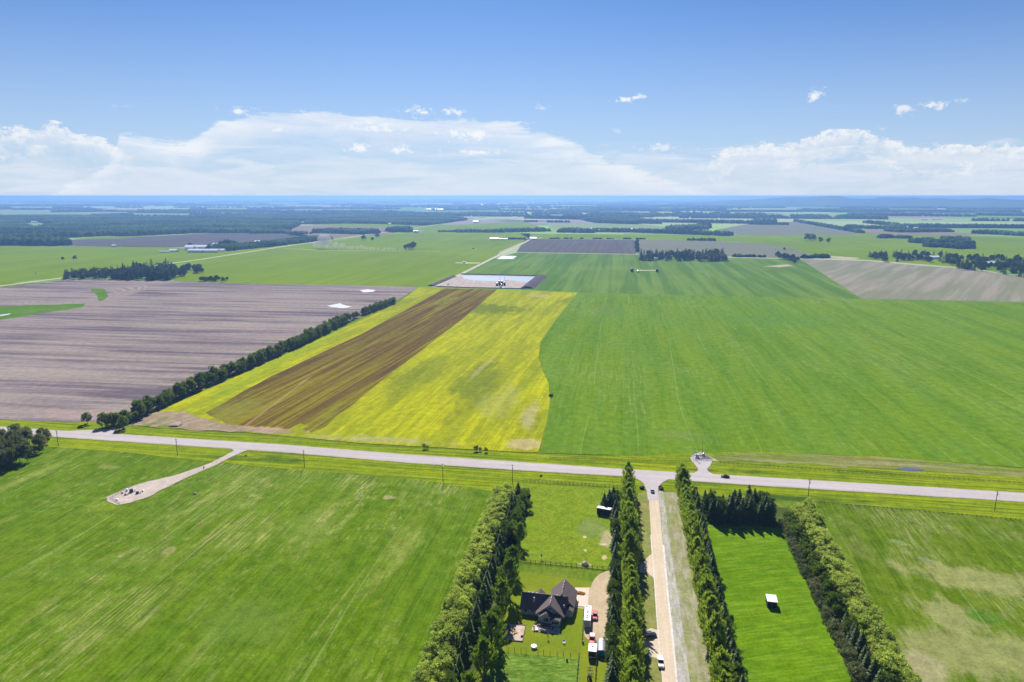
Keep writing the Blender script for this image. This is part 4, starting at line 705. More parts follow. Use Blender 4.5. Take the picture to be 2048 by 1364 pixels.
# distant woods: everything beyond the trees one can tell apart
def woods():
    C = []   # x, y, radius, height
    def strip(x0, y0, x1, y1, h, depth=40, gap=0.0, r=None):
        A = G(x0, y0); B = G(x1, y1); L = (B - A).length; t = (B - A).normalized(); n = Vector((-t.y, t.x, 0)); n = n if n.y > 0 else -n; r = r or max(5, h * .55)
        m = int(L * depth / (r * r * 1.1)) + 4; hs = rng.uniform(size=m)
        for i in range(m):
            s = rng.uniform(0, L)
            if gap and math.sin(s / L * 41) + math.sin(s / L * 97) * .6 < gap - 1: continue
            p = A + t * s + n * rng.uniform(0, depth); C.append((p.x, p.y, r * rng.uniform(.7, 1.3), h * rng.uniform(.7, 1.2)))
    S = [(424, 503, 470, 501, 15, 110), (470, 500, 520, 496, 14, 110), (520, 496, 665, 479, 14, 90), (440, 493, 470, 492, 20, 40), (1000, 465, 1101, 463, 17, 60), (911, 465, 1000, 465, 15, 40), (876, 464, 911, 464, 8, 20), (1114, 465, 1185, 466, 20, 90), (1190, 464, 1270, 465, 17, 70), (1270, 465, 1452, 472, 18, 70), (1358, 460, 1421, 459, 22, 120), (1400, 456, 1421, 456, 30, 150),
         (1048, 437, 1274, 442, 22, 260), (1274, 444, 1520, 448, 20, 160), (1178, 430, 1470, 433, 22, 200), (1280, 447, 1312, 448, 22, 200), (1482, 433, 1532, 433, 28, 350), (1096, 445, 1140, 445, 14, 40, .6), (1050, 444, 1074, 444, 12, 30), (1101, 477.5, 1290, 478.5, 6, 8, .9, 5), (1376, 481, 1429, 482, 10, 30, .7),
         (1467, 514, 1532, 515, 8, 14, .4), (1606, 517, 1665, 516, 11, 20, .5), (1595, 443, 1727, 466, 16, 25), (1685, 456, 1808, 460, 18, 60, .2), (1500, 449, 1575, 450, 16, 30), (1500, 447, 1545, 448, 28, 90), (1580, 434, 1652, 435, 22, 120, .2), (1671, 437, 1768, 439, 28, 260), (1727, 446, 1792, 453, 18, 40),
         (1818, 485, 1877, 489, 17, 80), (1846, 494, 1872, 495, 15, 60), (1872, 494, 1919, 498, 15, 60), (1921, 492, 1952, 492, 18, 90), (1768, 477, 1789, 476, 15, 40), (1793, 477, 1825, 477, 12, 30), (1891, 480, 1941, 480, 15, 30), (1800, 457, 1883, 455, 20, 200), (1883, 456, 2120, 457, 18, 120), (1802, 465, 1910, 464, 14, 120, .5), (1944, 467, 2200, 480, 16, 90), (1955, 431, 2200, 434, 20, 300), (1450, 424, 1600, 424, 20, 300),
         (627, 466, 728, 469, 20, 120), (787, 465, 828, 464, 24, 100), (571, 468, 604, 469, 12, 60), (500, 467, 571, 467, 16, 160), (990, 479, 1050, 479, 7, 30, .5), (0, 491, 119, 492, 26, 60), (-300, 493, 0, 491, 26, 60), (0, 480, 120, 476, 20, 60), (120, 476, 231, 471, 22, 40), (240, 473, 400, 466, 22, 100), (404, 466, 520, 466, 20, 150),
         (104, 425, 193, 424, 20, 300), (208, 433, 269, 431, 20, 300), (254, 426, 373, 427, 20, 200), (380, 425, 560, 424, 20, 180, .4), (640, 423, 760, 424, 20, 160, .3), (760, 428, 950, 430, 20, 300), (870, 421, 1000, 420, 20, 250), (560, 418, 760, 417, 20, 240), (0, 413, 250, 412, 20, 500), (300, 410, 560, 411, 20, 300), (1050, 424, 1200, 424, 20, 250), (900, 413, 1100, 412, 20, 300), (1200, 415, 1500, 415, 20, 300), (1600, 422, 2048, 424, 20, 300), (1700, 430, 1870, 431, 20, 200), (600, 405, 1000, 404, 20, 500), (1250, 404, 1500, 406, 20, 400)]
    for s in S: strip(*((*s[:5], s[5] * (.5 if s[5] >= 150 else 1)) + s[6:]))
    rw = random.Random(21)
    for i in range(170):          # shelter belts and bluffs out to the horizon
        d = 5200 * (30000 / 5200) ** rw.random(); a = math.radians(rw.uniform(-46, 40)) - YAW; L = rw.uniform(.05, .22) * d * rw.uniform(.4, 1.3); dep = d * rw.uniform(.002, .009); cx, cy = math.sin(a) * d, math.cos(a) * d
        rr = max(12, d / 420); m = min(900, int(L * dep / (rr * rr * 1.3))); t = R(rw.choice((0, 0, 0, 0, 4, -3, 90)))
        if t > 1: L *= .5
        for k in range(m):
            u, v = rng.uniform(-L / 2, L / 2), rng.uniform(-dep / 2, dep / 2); C.append((cx + u * math.cos(t) - v * math.sin(t), cy + u * math.sin(t) + v * math.cos(t), rr * rng.uniform(.7, 1.4), rng.uniform(15, 26)))
    def inside(x, y, poly):
        c = False; j = len(poly) - 1
        for i in range(len(poly)):
            if (poly[i][1] > y) != (poly[j][1] > y) and x < (poly[j][0] - poly[i][0]) * (y - poly[i][1]) / (poly[j][1] - poly[i][1]) + poly[i][0]: c = not c
            j = i
        return c
    def forest(pts, h, n, holes=()):
        Wd = [tuple(G(*p))[:2] for p in pts]; Hs = [[tuple(G(*p))[:2] for p in q] for q in holes]
        xs = [p[0] for p in Wd]; ys = [p[1] for p in Wd]; k = 0; it = 0
        while k < n and it < n * 12:
            it += 1; x = rng.uniform(min(xs), max(xs)); y = rng.uniform(min(ys), max(ys))
            if inside(x, y, Wd) and not any(inside(x, y, q) for q in Hs): C.append((x, y, rng.uniform(7, 14), h * rng.uniform(.7, 1.25))); k += 1
    forest([(-400, 434), (0, 434), (200, 434), (330, 437), (440, 433), (560, 430), (620, 432), (600, 449), (575, 462), (520, 465), (400, 465), (235, 470), (120, 475), (0, 472), (-400, 476)], 19, 34000,
           [[(42, 447), (75, 443), (108, 452), (68, 459)], [(-50, 464), (70, 463), (110, 466), (0, 468)], [(150, 441), (260, 440), (300, 442.5), (180, 443)], [(300, 447), (360, 446), (380, 448), (310, 449)], [(480, 443), (560, 441), (570, 443), (490, 445)], [(180, 456), (240, 455), (250, 457), (190, 458.5)], [(340, 437), (440, 437), (440, 440), (340, 440)], [(420, 456), (480, 454), (480, 459), (425, 460)], [(120, 452), (140, 455), (132, 459)]])
    forest([(600, 449), (620, 434), (740, 433), (880, 433), (935, 440), (880, 448), (850, 451), (760, 448), (690, 447)], 18, 12000, [[(600, 432), (618, 432), (608, 450), (602, 450)]])
    forest([(1150, 437), (1280, 440), (1280, 449), (1190, 446)], 18, 900)
    C = np.array(C); n = len(C); k = 6; ang = np.arange(k) * 2 * np.pi / k
    V = np.zeros((n, 2 * k + 1, 3)); ph = rng.uniform(0, 1, n)[:, None]
    for lev, (rr, hh) in enumerate(((1.0, 0.0), (0.95, 0.55))):
        jit = rng.uniform(.75, 1.25, (n, k)); V[:, lev * k:(lev + 1) * k, 0] = C[:, :1] + np.cos(ang + ph) * C[:, 2:3] * rr * jit
        V[:, lev * k:(lev + 1) * k, 1] = C[:, 1:2] + np.sin(ang + ph) * C[:, 2:3] * rr * jit; V[:, lev * k:(lev + 1) * k, 2] = C[:, 3:4] * hh * rng.uniform(.75, 1.2, (n, k))
    V[:, 2 * k, 0] = C[:, 0]; V[:, 2 * k, 1] = C[:, 1]; V[:, 2 * k, 2] = C[:, 3]
    f = []
    for i in range(k): f += [(i, (i + 1) % k, k + (i + 1) % k), (i, k + (i + 1) % k, k + i), (k + i, k + (i + 1) % k, 2 * k)]
    F = (np.array(f)[None] + (np.arange(n) * (2 * k + 1))[:, None, None]).reshape(-1, 3)
    me = np_mesh('distant_woods', V.reshape(-1, 3), F, L_WOOD); o = bpy.data.objects.new('distant_woods', me); COL.objects.link(o)
    tag(o, 'distant woods, hedges and shelter belts fading into the blue haze', 'woods', kind='stuff')
woods()

# ------------------------------------------------------------------ the farmhouse
SHINGLE = mat('shingle', (0.13, 0.10, 0.097), 0.85, noise=0.25, nscale=1.6)
SIDING = mat('siding', (0.30, 0.34, 0.37), 0.7, noise=0.06, nscale=4); TRIM = mat('white_trim', (0.75, 0.75, 0.75), 0.5)
GLASS = mat('window_glass', (0.03, 0.045, 0.06), 0.08, spec=0.8); CONC = mat('concrete', (0.48, 0.44, 0.40), 0.9, noise=0.08, nscale=1)
METAL = mat('grey_metal', (0.42, 0.43, 0.45), 0.4, metal=0.6); DARK = mat('dark_trim', (0.02, 0.02, 0.022), 0.6); WHITEP = mat('white_paint', (0.78, 0.78, 0.77), 0.35, coat=0.3)
WOOD = mat('weathered_wood', (0.17, 0.13, 0.09), 0.9, noise=0.25, nscale=6); RUBBER = mat('rubber', (0.02, 0.02, 0.02), 0.85); STONE = mat('stone', (0.42, 0.38, 0.33), 0.9, noise=0.2, nscale=2)
def gable_roof(mb, x0, x1, y0, y1, z0, rise, axis='x', over=0.5, th=0.22, hip0=0.0, hip1=0.0, m=0):
    """roof as two thick slopes (optionally hipped ends); axis = ridge direction"""
    if axis == 'x': a0, a1, b0, b1 = x0 - over, x1 + over, y0 - over, y1 + over
    else: a0, a1, b0, b1 = y0 - over, y1 + over, x0 - over, x1 + over
    c = (b0 + b1) / 2; zt = z0 + rise; ze = z0 - over * rise / ((b1 - b0) / 2 - over)
    def q(a, b, z): return (a, b, z) if axis == 'x' else (b, a, z)
    top = [q(a0, b0, ze), q(a1, b0, ze), q(a1 - hip1, c, zt), q(a0 + hip0, c, zt), q(a0, b1, ze), q(a1, b1, ze)]
    bot = [(x, y, z - th) for x, y, z in top]; vs = top + bot
    fs = [(0, 1, 2, 3), (3, 2, 5, 4), (7, 6, 9, 8), (9, 10, 11, 8)[::1], (0, 6, 7, 1), (4, 5, 11, 10), (0, 3, 9, 6), (3, 4, 10, 9), (1, 7, 8, 2), (2, 8, 11, 5)]
    if axis == 'y': fs = [f[::-1] for f in fs]
    mb.add(vs, fs, m)
def wall_block(mb, x0, x1, y0, y1, z1, rise=0, axis='x', m=0):
    """walls with gable ends reaching up under the roof"""
    vs = [(x0, y0, 0), (x1, y0, 0), (x1, y1, 0), (x0, y1, 0), (x0, y0, z1), (x1, y0, z1), (x1, y1, z1), (x0, y1, z1)]
    fs = [(0, 1, 5, 4), (1, 2, 6, 5), (2, 3, 7, 6), (3, 0, 4, 7), (4, 5, 6, 7)]
    mb.add(vs, fs, m)
    if rise:
        if axis == 'x': c = (y0 + y1) / 2; g = [(x0 + .01, y0, z1), (x0 + .01, y1, z1), (x0 + .01, c, z1 + rise - .15), (x1 - .01, y0, z1), (x1 - .01, y1, z1), (x1 - .01, c, z1 + rise - .15)]
        else: c = (x0 + x1) / 2; g = [(x0, y0 + .01, z1), (x1, y0 + .01, z1), (c, y0 + .01, z1 + rise - .15), (x0, y1 - .01, z1), (x1, y1 - .01, z1), (c, y1 - .01, z1 + rise - .15)]
        mb.add(g, [(0, 1, 2), (3, 4, 5)], m)
def window(parent, c, w, h, face='s', panes=2, depth=0.12):
    """frame with dark panes, c = centre on the wall; face s/n/e/w"""
    M = {'s': 0, 'e': R90, 'n': 2 * R90, 'w': -R90}[face]; f = MB(); t = .09
    for x in (-w / 2, w / 2): f.box((x, -depth / 2, 0), (t, depth, h + t))
    for z in (-h / 2, h / 2): f.box((0, -depth / 2, z), (w - t, depth, t))
    for i in range(1, panes): f.box((-w / 2 + w * i / panes, -depth / 2, 0), (t * .7, depth * .9, h - t))
    fo = f.build('window', TRIM, parent, c, M); g = MB(); g.box((0, -0.02, 0), (w - t, .04, h - t)); g.build('pane', GLASS, fo); return fo
g = G(1042, 1229); hs = empty('farmhouse', (g.x, g.y, 0.3), R(-2), 'large farmhouse with steep dark brown roofs and pale blue-grey siding', 'house')
hs.scale = (.93, .97, 1)
wl_ = MB(); wall_block(wl_, 0, 18.6, 0, 9, 3.0, 3.7, 'x'); wall_block(wl_, 8.0, 17.2, -4.2, 0.02, 3.0); wall_block(wl_, 11.4, 21.6, 4.4, 15.4, 3.2, 4.0, 'y'); wall_block(wl_, 18.6, 21.4, 1.2, 4.4, 2.9)
wl_.add([(7.1, -2.6, 3), (18.0, -2.6, 3), (12.55, -2.6, 7.2)], [(0, 1, 2)]); wall_block(wl_, 13.4, 17.0, -6.0, -4.2, 2.9); wall_block(wl_, 9.2, 13.4, -5.0, -4.18, 3.6, 1.2, 'y')
wall_block(wl_, 4.2, 8.6, 9, 11.4, 2.8, 1.6, 'y'); wl_.build('wall', SIDING, hs)
fo_ = MB(); fo_.box((9.3, 4.5, -.15), (18.8, 9.2, .5)); fo_.box((12.6, -2.4, -.15), (9.4, 4.6, .5)); fo_.box((16.5, 9.9, -.15), (10.4, 11.2, .5)); fo_.build('foundation', CONC, hs)
def roof_part(*a, **k):
    m_ = MB(); gable_roof(m_, *a, **k); return m_.build('roof', SHINGLE, hs)
r1 = roof_part(0, 18.6, 0, 9, 3.0, 3.9, 'x'); r2 = roof_part(7.1, 18.0, -2.7, 4.4, 3.0, 4.3, 'y', over=.55); r3 = roof_part(11.4, 21.6, 4.4, 15.4, 3.2, 4.6, 'y'); r4 = roof_part(9.2, 13.4, -5.2, -2.8, 3.6, 1.5, 'y', over=.45)
roof_part(13.4, 17.0, -6.3, -2.6, 2.95, 0.7, 'y', over=.35); roof_part(4.2, 8.6, 7.0, 11.6, 2.8, 1.9, 'y', over=.45); roof_part(18.6, 21.5, 0.9, 4.6, 2.95, .9, 'y', over=.3)
for par, a_, b_, ax in ((r1, 0.2, 18.4, 'x'), (r2, -2.9, 4.2, 'y'), (r3, 4.2, 15.4, 'y')):      # ridge caps
    m_ = MB(); z = {'x': 6.95, 'y': 7.36}[ax] if par is not r3 else 7.86
    if ax == 'x': m_.box(((a_ + b_) / 2, 4.5, z), (b_ - a_, .35, .10))
    else: m_.box((12.55 if par is r2 else 16.5, (a_ + b_) / 2, z), (.35, b_ - a_, .10))
    m_.build('ridge_cap', mat('ridge', (0.17, 0.14, 0.13), 0.8), par)
for x, y, z in ((2.6, 4.3, 6.9), (4.2, 4.3, 6.9), (6.0, 4.3, 6.9), (14.6, 4.3, 6.9), (16.8, 4.3, 6.9), (12.55, -.4, 7.3), (12.55, 1.4, 7.3), (12.55, -1.8, 7.3), (16.5, 9, 7.8), (16.5, 11, 7.8), (16.5, 13, 7.8)):
    m_ = MB(); m_.box((x, y, z + .22), (.38, .38, .34), taper=.8); m_.build('roof_vent', TRIM, hs)
m_ = MB(); m_.tube((5.2, 2.0, 4.6), (5.2, 2.0, 6.3), .16); m_.tube((5.2, 2.0, 6.3), (5.2, 2.0, 6.5), .3, .2); m_.build('flue', TRIM, hs)
m_ = MB(); m_.tube((17.9, 1.2, 4.0), (17.9, 1.2, 5.0), .16); m_.tube((17.9, 1.2, 5.0), (17.9, 1.2, 5.2), .28, .18); m_.build('flue', TRIM, hs)
for c, w, h, f, p_ in (((2.0, 0, 1.8), 1.7, 1.3, 's', 2), ((4.9, 0, 1.8), 1.2, 1.1, 's', 2), ((6.6, 0, 1.8), .9, 1.1, 's', 1), ((11.3, -5.0, 2.1), 2.2, 1.9, 's', 3), ((15.2, -6.0, 1.8), 3.0, 1.4, 's', 3), ((12.6, -2.6, 5.3), 1.2, 1.0, 's', 1), ((0, 3, 1.8), 1.5, 1.2, 'w', 2), ((0, 6.5, 1.8), 1.2, 1.2, 'w', 2),
        ((21.4, 2.6, 1.7), 1.2, 1.2, 'e', 2), ((17.2, -2, 1.8), 1.4, 1.2, 'e', 2), ((2.2, 9, 1.8), 1.6, 1.2, 'n', 2), ((8.0, -2, 1.7), 1.4, 1.6, 'w', 2)): window(hs, c, w, h, f, p_)
for y in (7.2, 11.6):
    m_ = MB(); m_.box((21.66, y, 1.3), (.1, 3.2, 2.4))
    for k in range(1, 4): m_.box((21.72, y, .1 + k * .6), (.04, 3.2, .05))
    m_.build('garage_door', TRIM, hs)
m_ = MB(); m_.box((7.2, .55 - .6, 1.2), (1.0, .1, 2.1)); d_ = m_.build('door', TRIM, hs); m_ = MB(); m_.tube((7.55, -.1, 1.15), (7.55, -.2, 1.15), .05); m_.build('handle', METAL, d_)
for (x, y) in ((8.4, -5.6), (9.2, -6.6), (13.3, -6.6)):      # deck posts
    m_ = MB(); m_.box((x, y, .3), (.16, .16, 1.4)); m_.build('post', WOOD, hs)
m_ = MB(); m_.box((10.6, -6.0, .45), (5.6, 1.9, .14)); m_.box((10.6, -6.95, 1.0), (5.6, .06, .08)); [m_.box((7.9 + .9 * i, -6.95, .72), (.06, .06, .5)) for i in range(7)]; m_.build('deck', WOOD, hs)
m_ = MB(); [m_.box((7.2, -5.4 - .3 * i, .38 - .17 * i), (1.4, .3, .16)) for i in range(3)]; m_.build('steps', WOOD, hs)
def in_house(x, y): v = Matrix.Rotation(R(-2), 3, 'Z') @ Vector((x * .93, y * .97, 0)); return (hs.location.x + v.x, hs.location.y + v.y)
ngon('patio', [in_house(*p) for p in ((6.2, -10.0), (12.2, -10.4), (17.5, -10.2), (17.5, -6.4), (6.4, -6.4))], zz(14), CONC, 'pale concrete patio on the near side of the farmhouse', 'patio', world=True)
ngon('apron', [P(1150, 1177), P(1150, 1214), P(1176, 1216), P(1178, 1178)], zz(14), mat('apron_concrete', (0.60, 0.50, 0.40), 0.9, noise=.06, nscale=.5), 'pale concrete apron in front of the garage', 'driveway', world=True)
# ---- garden and patio furniture
def chair(x, y, rz, m, label, cat='patio chair', group='patio chairs'):
    e = empty('patio_chair', (x, y, .47), rz, label, cat, group)
    a_ = MB(); a_.box((0, 0, .42), (.55, .5, .07)); a_.build('seat', m, e); a_ = MB(); a_.box((0, .26, .75), (.55, .06, .6)); a_.build('backrest', m, e)
    for sx in (-.24, .24):
        for sy in (-.2, .22): a_ = MB(); a_.tube((sx, sy, 0), (sx, sy, .4), .025, n=6); a_.build('leg', METAL, e)
    return e
RED = mat('red_cushion', (0.35, 0.03, 0.03), .8); TEAL = mat('teal_cushion', (0.12, 0.28, 0.32), .8); BEIGE = mat('beige_cushion', (0.62, 0.52, 0.47), .85)
for x, y, r_, m__, lb in ((7.0, -8.6, .4, BEIGE, 'leftmost beige chair on the sunny part of the patio'), (7.4, -9.5, 2.4, BEIGE, 'beige chair at the near left patio corner'), (9.2, -8.8, 1.5, BEIGE, 'beige chair between the patio table and the sofa'), (13.2, -8.3, 0, RED, 'left one of the two red chairs in the house shadow'), (14.6, -8.4, .2, RED, 'right one of the two red chairs in the house shadow'),
                     (16.0, -9.2, -.6, TEAL, 'teal chair at the right end of the patio'), (16.9, -8.4, -1.4, TEAL, 'teal chair nearest the right patio edge')): q = in_house(x, y); chair(*q, r_, m__, lb)
q = in_house(8.2, -9.1); e = empty('patio_table', (*q, .47), 0, 'round pale table among the beige patio chairs', 'table'); a_ = MB(); a_.tube((0, 0, .7), (0, 0, .76), .55, n=16); a_.build('tabletop', BEIGE, e); a_ = MB(); a_.tube((0, 0, 0), (0, 0, .7), .06); a_.tube((0, 0, 0), (0, 0, .05), .3); a_.build('leg', METAL, e)
q = in_house(10.9, -9.3); e = empty('garden_sofa', (*q, .47), 2.9, 'pale curved sofa on the near edge of the patio', 'sofa')
a_ = MB(); a_.box((0, 0, .3), (2.2, .8, .3)); a_.build('seat', BEIGE, e, bevel=.05); a_ = MB(); a_.box((0, .38, .6), (2.2, .2, .5)); a_.build('backrest', BEIGE, e, bevel=.05)
for sx in (-1.15, 1.15): a_ = MB(); a_.box((sx, 0, .45), (.18, .8, .4)); a_.build('armrest', BEIGE, e, bevel=.04)
q = in_house(9.0, -7.2); e = empty('barbecue', (*q, .47), 0, 'dark barbecue on the patio beside the deck steps', 'barbecue'); a_ = MB(); a_.box((0, 0, .85), (1.1, .55, .35), taper=.85); a_.build('lid', DARK, e, bevel=.05); a_ = MB(); a_.box((0, 0, .35), (.9, .5, .65)); a_.build('cabinet', METAL, e)
# sandbox and play frame
g = G(1029, 1267); q0 = [G(*p) for p in ((1012, 1249), (1051, 1253), (1045, 1285), (1005, 1281))]
e = empty('sandbox', (g.x, g.y, 0.35), 0, 'large timber-edged sandbox left of the house', 'sandbox'); a_ = MB()
for i in range(4):
    p, q = q0[i], q0[(i + 1) % 4]; d = q - p; m2 = MB(); m2.box((0, 0, .12), (d.length + .2, .22, .3)); m2.build('edge_timber', WOOD, e, ((p.x + q.x) / 2 - g.x, (p.y + q.y) / 2 - g.y, 0), math.atan2(d.y, d.x))
a_.add([(p.x - g.x, p.y - g.y, .10) for p in reversed(q0)], [(0, 1, 2, 3)]); a_.build('sand', ground_mat('sand', (0.50, 0.40, 0.33), (0.42, 0.33, 0.27), 0, .3, fine=.25), e)
g = G(1020, 1268); e = empty('play_frame', (g.x, g.y, .47), .25, 'dark blue climbing tower with an orange slide in the sandbox', 'play frame')
NAVY = mat('navy', (0.03, 0.05, 0.09), .6); ORANGE = mat('orange_plastic', (0.75, 0.33, 0.05), .4)
for sx in (-.8, .8):
    for sy in (-.8, .8): a_ = MB(); a_.box((sx, sy, 1.3), (.12, .12, 2.6)); a_.build('post', WOOD, e)
a_ = MB(); a_.box((0, 0, 1.25), (1.7, 1.7, .1)); a_.build('platform', WOOD, e); a_ = MB(); gable_roof(a_, -.9, .9, -.9, .9, 2.6, .8, 'y', over=.15, th=.06); a_.build('canopy', NAVY, e)
a_ = MB(); a_.loft([[(x, -.3, z), (x, .3, z), (x, .3, z - .08), (x, -.3, z - .08)] for x, z in ((.85, 1.3), (1.6, .85), (2.4, .3), (2.9, .12))]); a_.build('slide', ORANGE, e)
a_ = MB(); a_.tube((-.9, -.9, 2.2), (-2.6, -1.6, 2.2), .06); a_.tube((-2.6, -1.6, 2.2), (-2.9, -1.0, 0), .05); a_.tube((-2.6, -1.6, 2.2), (-2.4, -2.2, 0), .05); a_.build('swing_beam', WOOD, e)
for t in (.35, .7): a_ = MB(); x = -.9 - 1.7 * t; y = -.9 - .7 * t; a_.tube((x, y, 2.2), (x, y - .1, .6), .02, n=5); a_.box((x, y - .1, .55), (.45, .2, .05)); a_.build('swing', DARK, e)
g = G(1044, 1275); e = empty('toy_truck', (g.x, g.y, .46), 1, 'small dark toy digger lying on the sand', 'toy'); a_ = MB(); a_.box((0, 0, .25), (.9, .5, .25)); a_.box((-.2, 0, .45), (.35, .4, .25)); a_.build('body', DARK, e)
for sx in (-.3, .3): a_ = MB(); a_.tube((sx, -.3, .14), (sx, .3, .14), .14, n=10); a_.build('wheel', RUBBER, e)
g = G(1068, 1297); e = empty('garden_tub', (g.x, g.y, .3), 0, 'white round garden tub on the lawn by the loose posts', 'tub'); a_ = MB(); a_.tube((0, 0, 0), (0, 0, .75), 1.0, 1.05, 20, caps=False); a_.tube((0, 0, 0), (0, 0, .05), .98, n=20); a_.build('shell', WHITEP, e); a_ = MB(); a_.tube((0, 0, .75), (0, 0, .86), 1.12, 1.0, 20); a_.build('lid', WHITEP, e)
g = G(1128, 1288); e = empty('satellite_dish', (g.x, g.y, .3), -.4, 'small white dish standing on the lawn', 'satellite dish')
a_ = MB(); a_.loft([[(r_ * math.cos(t * .5236), r_ * math.sin(t * .5236) * .8 , h_ + r_ * math.sin(t * .5236) * .5) for t in range(12)] for r_, h_ in ((.1, .55), (.45, .62), (.7, .85), (.66, .87), (.4, .68))], caps=True); a_.build('bowl', WHITEP, e); a_ = MB(); a_.tube((0, 0, 0), (0, 0, .6), .06); a_.build('mast', METAL, e)
for x, y, lb in ((1166, 1288, 'dark bin beside the fence on the yard edge'), (1134, 1323, 'small dark bin standing in the garden plot')):
    g = G(x, y); e = empty('bin', (g.x, g.y, .3), .2, lb, 'bin'); a_ = MB(); a_.tube((0, 0, 0), (0, 0, .8), .32, .38, 12); a_.build('drum', DARK, e); a_ = MB(); a_.tube((0, 0, .8), (0, 0, .88), .42, .36, 12); a_.build('lid', DARK, e)
g = G(1096, 1279); e = empty('young_tree', (g.x, g.y, .3), 0, 'thin young tree on the lawn below the house', 'young tree'); a_ = MB(); a_.tube((0, 0, 0), (0, 0, 1.8), .05, .03, 6); a_.build('trunk', BARK, e); c_ = bpy.data.objects.new('crown', np_mesh('crown', *lobes_crown(2.4, .5, 8, 120, .3, .3, (.25, .15), .5), L_DEC)); COL.objects.link(c_); c_.parent = e
# flower bed by the garage
g = G(1160, 1189); e = empty('flower_bed', (g.x, g.y, .3), R(-5), 'long bed of yellow flowers beside the garage', 'flower bed'); a_ = MB(); a_.box((0, 0, .1), (4.0, 1.4, .25)); a_.build('bed', mat('bed_soil', (.16, .1, .06), .9), e)
V, F = lobes_crown(1.0, 1.0, 14, 500, .1, .4, (.3, .2), .4); V = V * np.array([1.9, .6, .8]) + np.array([0, 0, .2]); c_ = bpy.data.objects.new('flowers', np_mesh('flowers', V, F, leaf_mat('petal', (0.55, 0.33, 0.02), (0.75, 0.5, 0.03), .3))); COL.objects.link(c_); c_.parent = e

# ------------------------------------------------------------------ vehicles
def wheels(e, xs, yw, r=.36, w=.24):
    for x in xs:
        for s in (-1, 1):
            a_ = MB(); a_.tube((0, -w / 2, 0), (0, w / 2, 0), r, n=18); wo_ = a_.build('wheel', RUBBER, e, (x, s * yw, r)); a_ = MB(); a_.tube((0, -w / 2 - .01, 0), (0, w / 2 + .01, 0), r * .6, n=12); a_.build('rim', METAL, wo_)
def vehicle(name, x, y, heading, L, Wd, paint, label, cat, kind='suv', cover=None):
    """nose towards +x before turning; heading = world angle of the nose"""
    e = empty(name, (x, y, .45), heading, label, cat); h = L / 2; w = Wd / 2
    def ring(x_, w_, z0, z1, n=.12): return [(x_, -w_, z0), (x_, w_, z0), (x_, w_ + .02, (z0 + z1) * .55), (x_, w_ - n, z1), (x_, -w_ + n, z1), (x_, -w_ - .02, (z0 + z1) * .55)]
    hood = .98 if kind != 'sedan' else .82; belt = hood + .12; b_ = MB()
    if kind == 'pickup': secs = [(-h, w * .95, .45, belt), (-h + .1, w, .38, belt), (-.2, w, .35, belt), (h * .42, w, .35, belt), (h * .5, w, .35, hood + .04), (h - .25, w * .95, .38, hood - .08), (h, w * .85, .45, hood - .3)]
    else: secs = [(-h, w * .88, .45, belt - .1), (-h + .15, w * .97, .38, belt), (0, w, .33, belt), (h * .40, w, .33, belt - .02), (h * .5, w, .33, hood), (h - .3, w * .93, .36, hood - .12), (h, w * .8, .45, hood - .32)]
    b_.loft([ring(*s) for s in secs]); bo = b_.build('body', paint, e, bevel=.04, smooth=False)
    top = 1.85 if kind == 'pickup' else (1.75 if kind == 'suv' else 1.45)
    if kind == 'pickup': c0, c1, t0, t1 = -.35, h * .44, -.25, h * .20
    elif kind == 'suv': c0, c1, t0, t1 = -h + .12, h * .44, -h + .45, h * .18
    else: c0, c1, t0, t1 = -h * .62, h * .42, -h * .36, h * .10
    def cab(z0, z1, a0, a1, wa, wb, b0, b1): return [[(a0, -wa, z0), (a1, -wa, z0), (a1, wa, z0), (a0, wa, z0)], [(b0, -wb, z1), (b1, -wb, z1), (b1, wb, z1), (b0, wb, z1)]]
    g_ = MB(); g_.loft(cab(belt - .06, top - .06, c0, c1, w * .93, w * .80, t0, t1)); g_.build('windows', GLASS, e, bevel=.03)
    rf = MB(); rf.loft(cab(top - .08, top + .02, t0 - .06, t1 + .08, w * .82, w * .76, t0, t1)); rf.build('roof', paint, e, bevel=.03)
    for xx in (c0 + .05, (c0 + c1) / 2 - .1):   # door pillars
        for s in (-1, 1): p_ = MB(); p_.tube((xx, s * w * .94, belt - .05), (max(t0, min(t1, xx + (.25 if xx < -.5 else 0))), s * w * .81, top - .05), .05, n=6); p_.build('pillar', paint, e)
    if kind == 'pickup':
        bd = MB(); bd.box((-h / 2 - .22, 0, belt + .012), (h - .45, Wd - .35, .03)); bd.build('cargo_bed', cover or DARK, e)
    wheels(e, (-h * .58, h * .62), w - .1, .38 if kind != 'sedan' else .33)
    for s in (-1, 1):
        a_ = MB(); a_.box((h - .08, s * w * .62, hood - .30), (.14, .34, .18)); a_.build('headlight', WHITEP, e, bevel=.02); a_ = MB(); a_.box((-h + .02, s * w * .78, hood - .15), (.08, .16, .3)); a_.build('tail_light', RED, e)
        a_ = MB(); a_.box((c1 - .25, s * (w + .1), belt + .06), (.14, .2, .14)); a_.build('side_mirror', paint, e)
    a_ = MB(); a_.box((h - .02, 0, .5), (.16, Wd * .8, .18)); a_.build('bumper', METAL, e, bevel=.03)
    return e
def paint(name, c): return mat(name, c, .25, metal=.15, spec=.6, coat=.8)
P_RED = paint('paint_red', (0.50, 0.015, 0.07)); P_WHT = paint('paint_white', (0.80, 0.80, 0.80)); P_BLU = paint('paint_navy', (0.012, 0.022, 0.05)); P_MAR = paint('paint_maroon', (0.05, 0.008, 0.02)); P_SIL = paint('paint_silver', (0.55, 0.56, 0.58))
S = -R90
g = G(1190, 1236); vehicle('car', g.x, g.y, S + .03, 4.7, 1.95, P_RED, 'bright red car parked beside the long white travel trailer', 'car', 'suv')
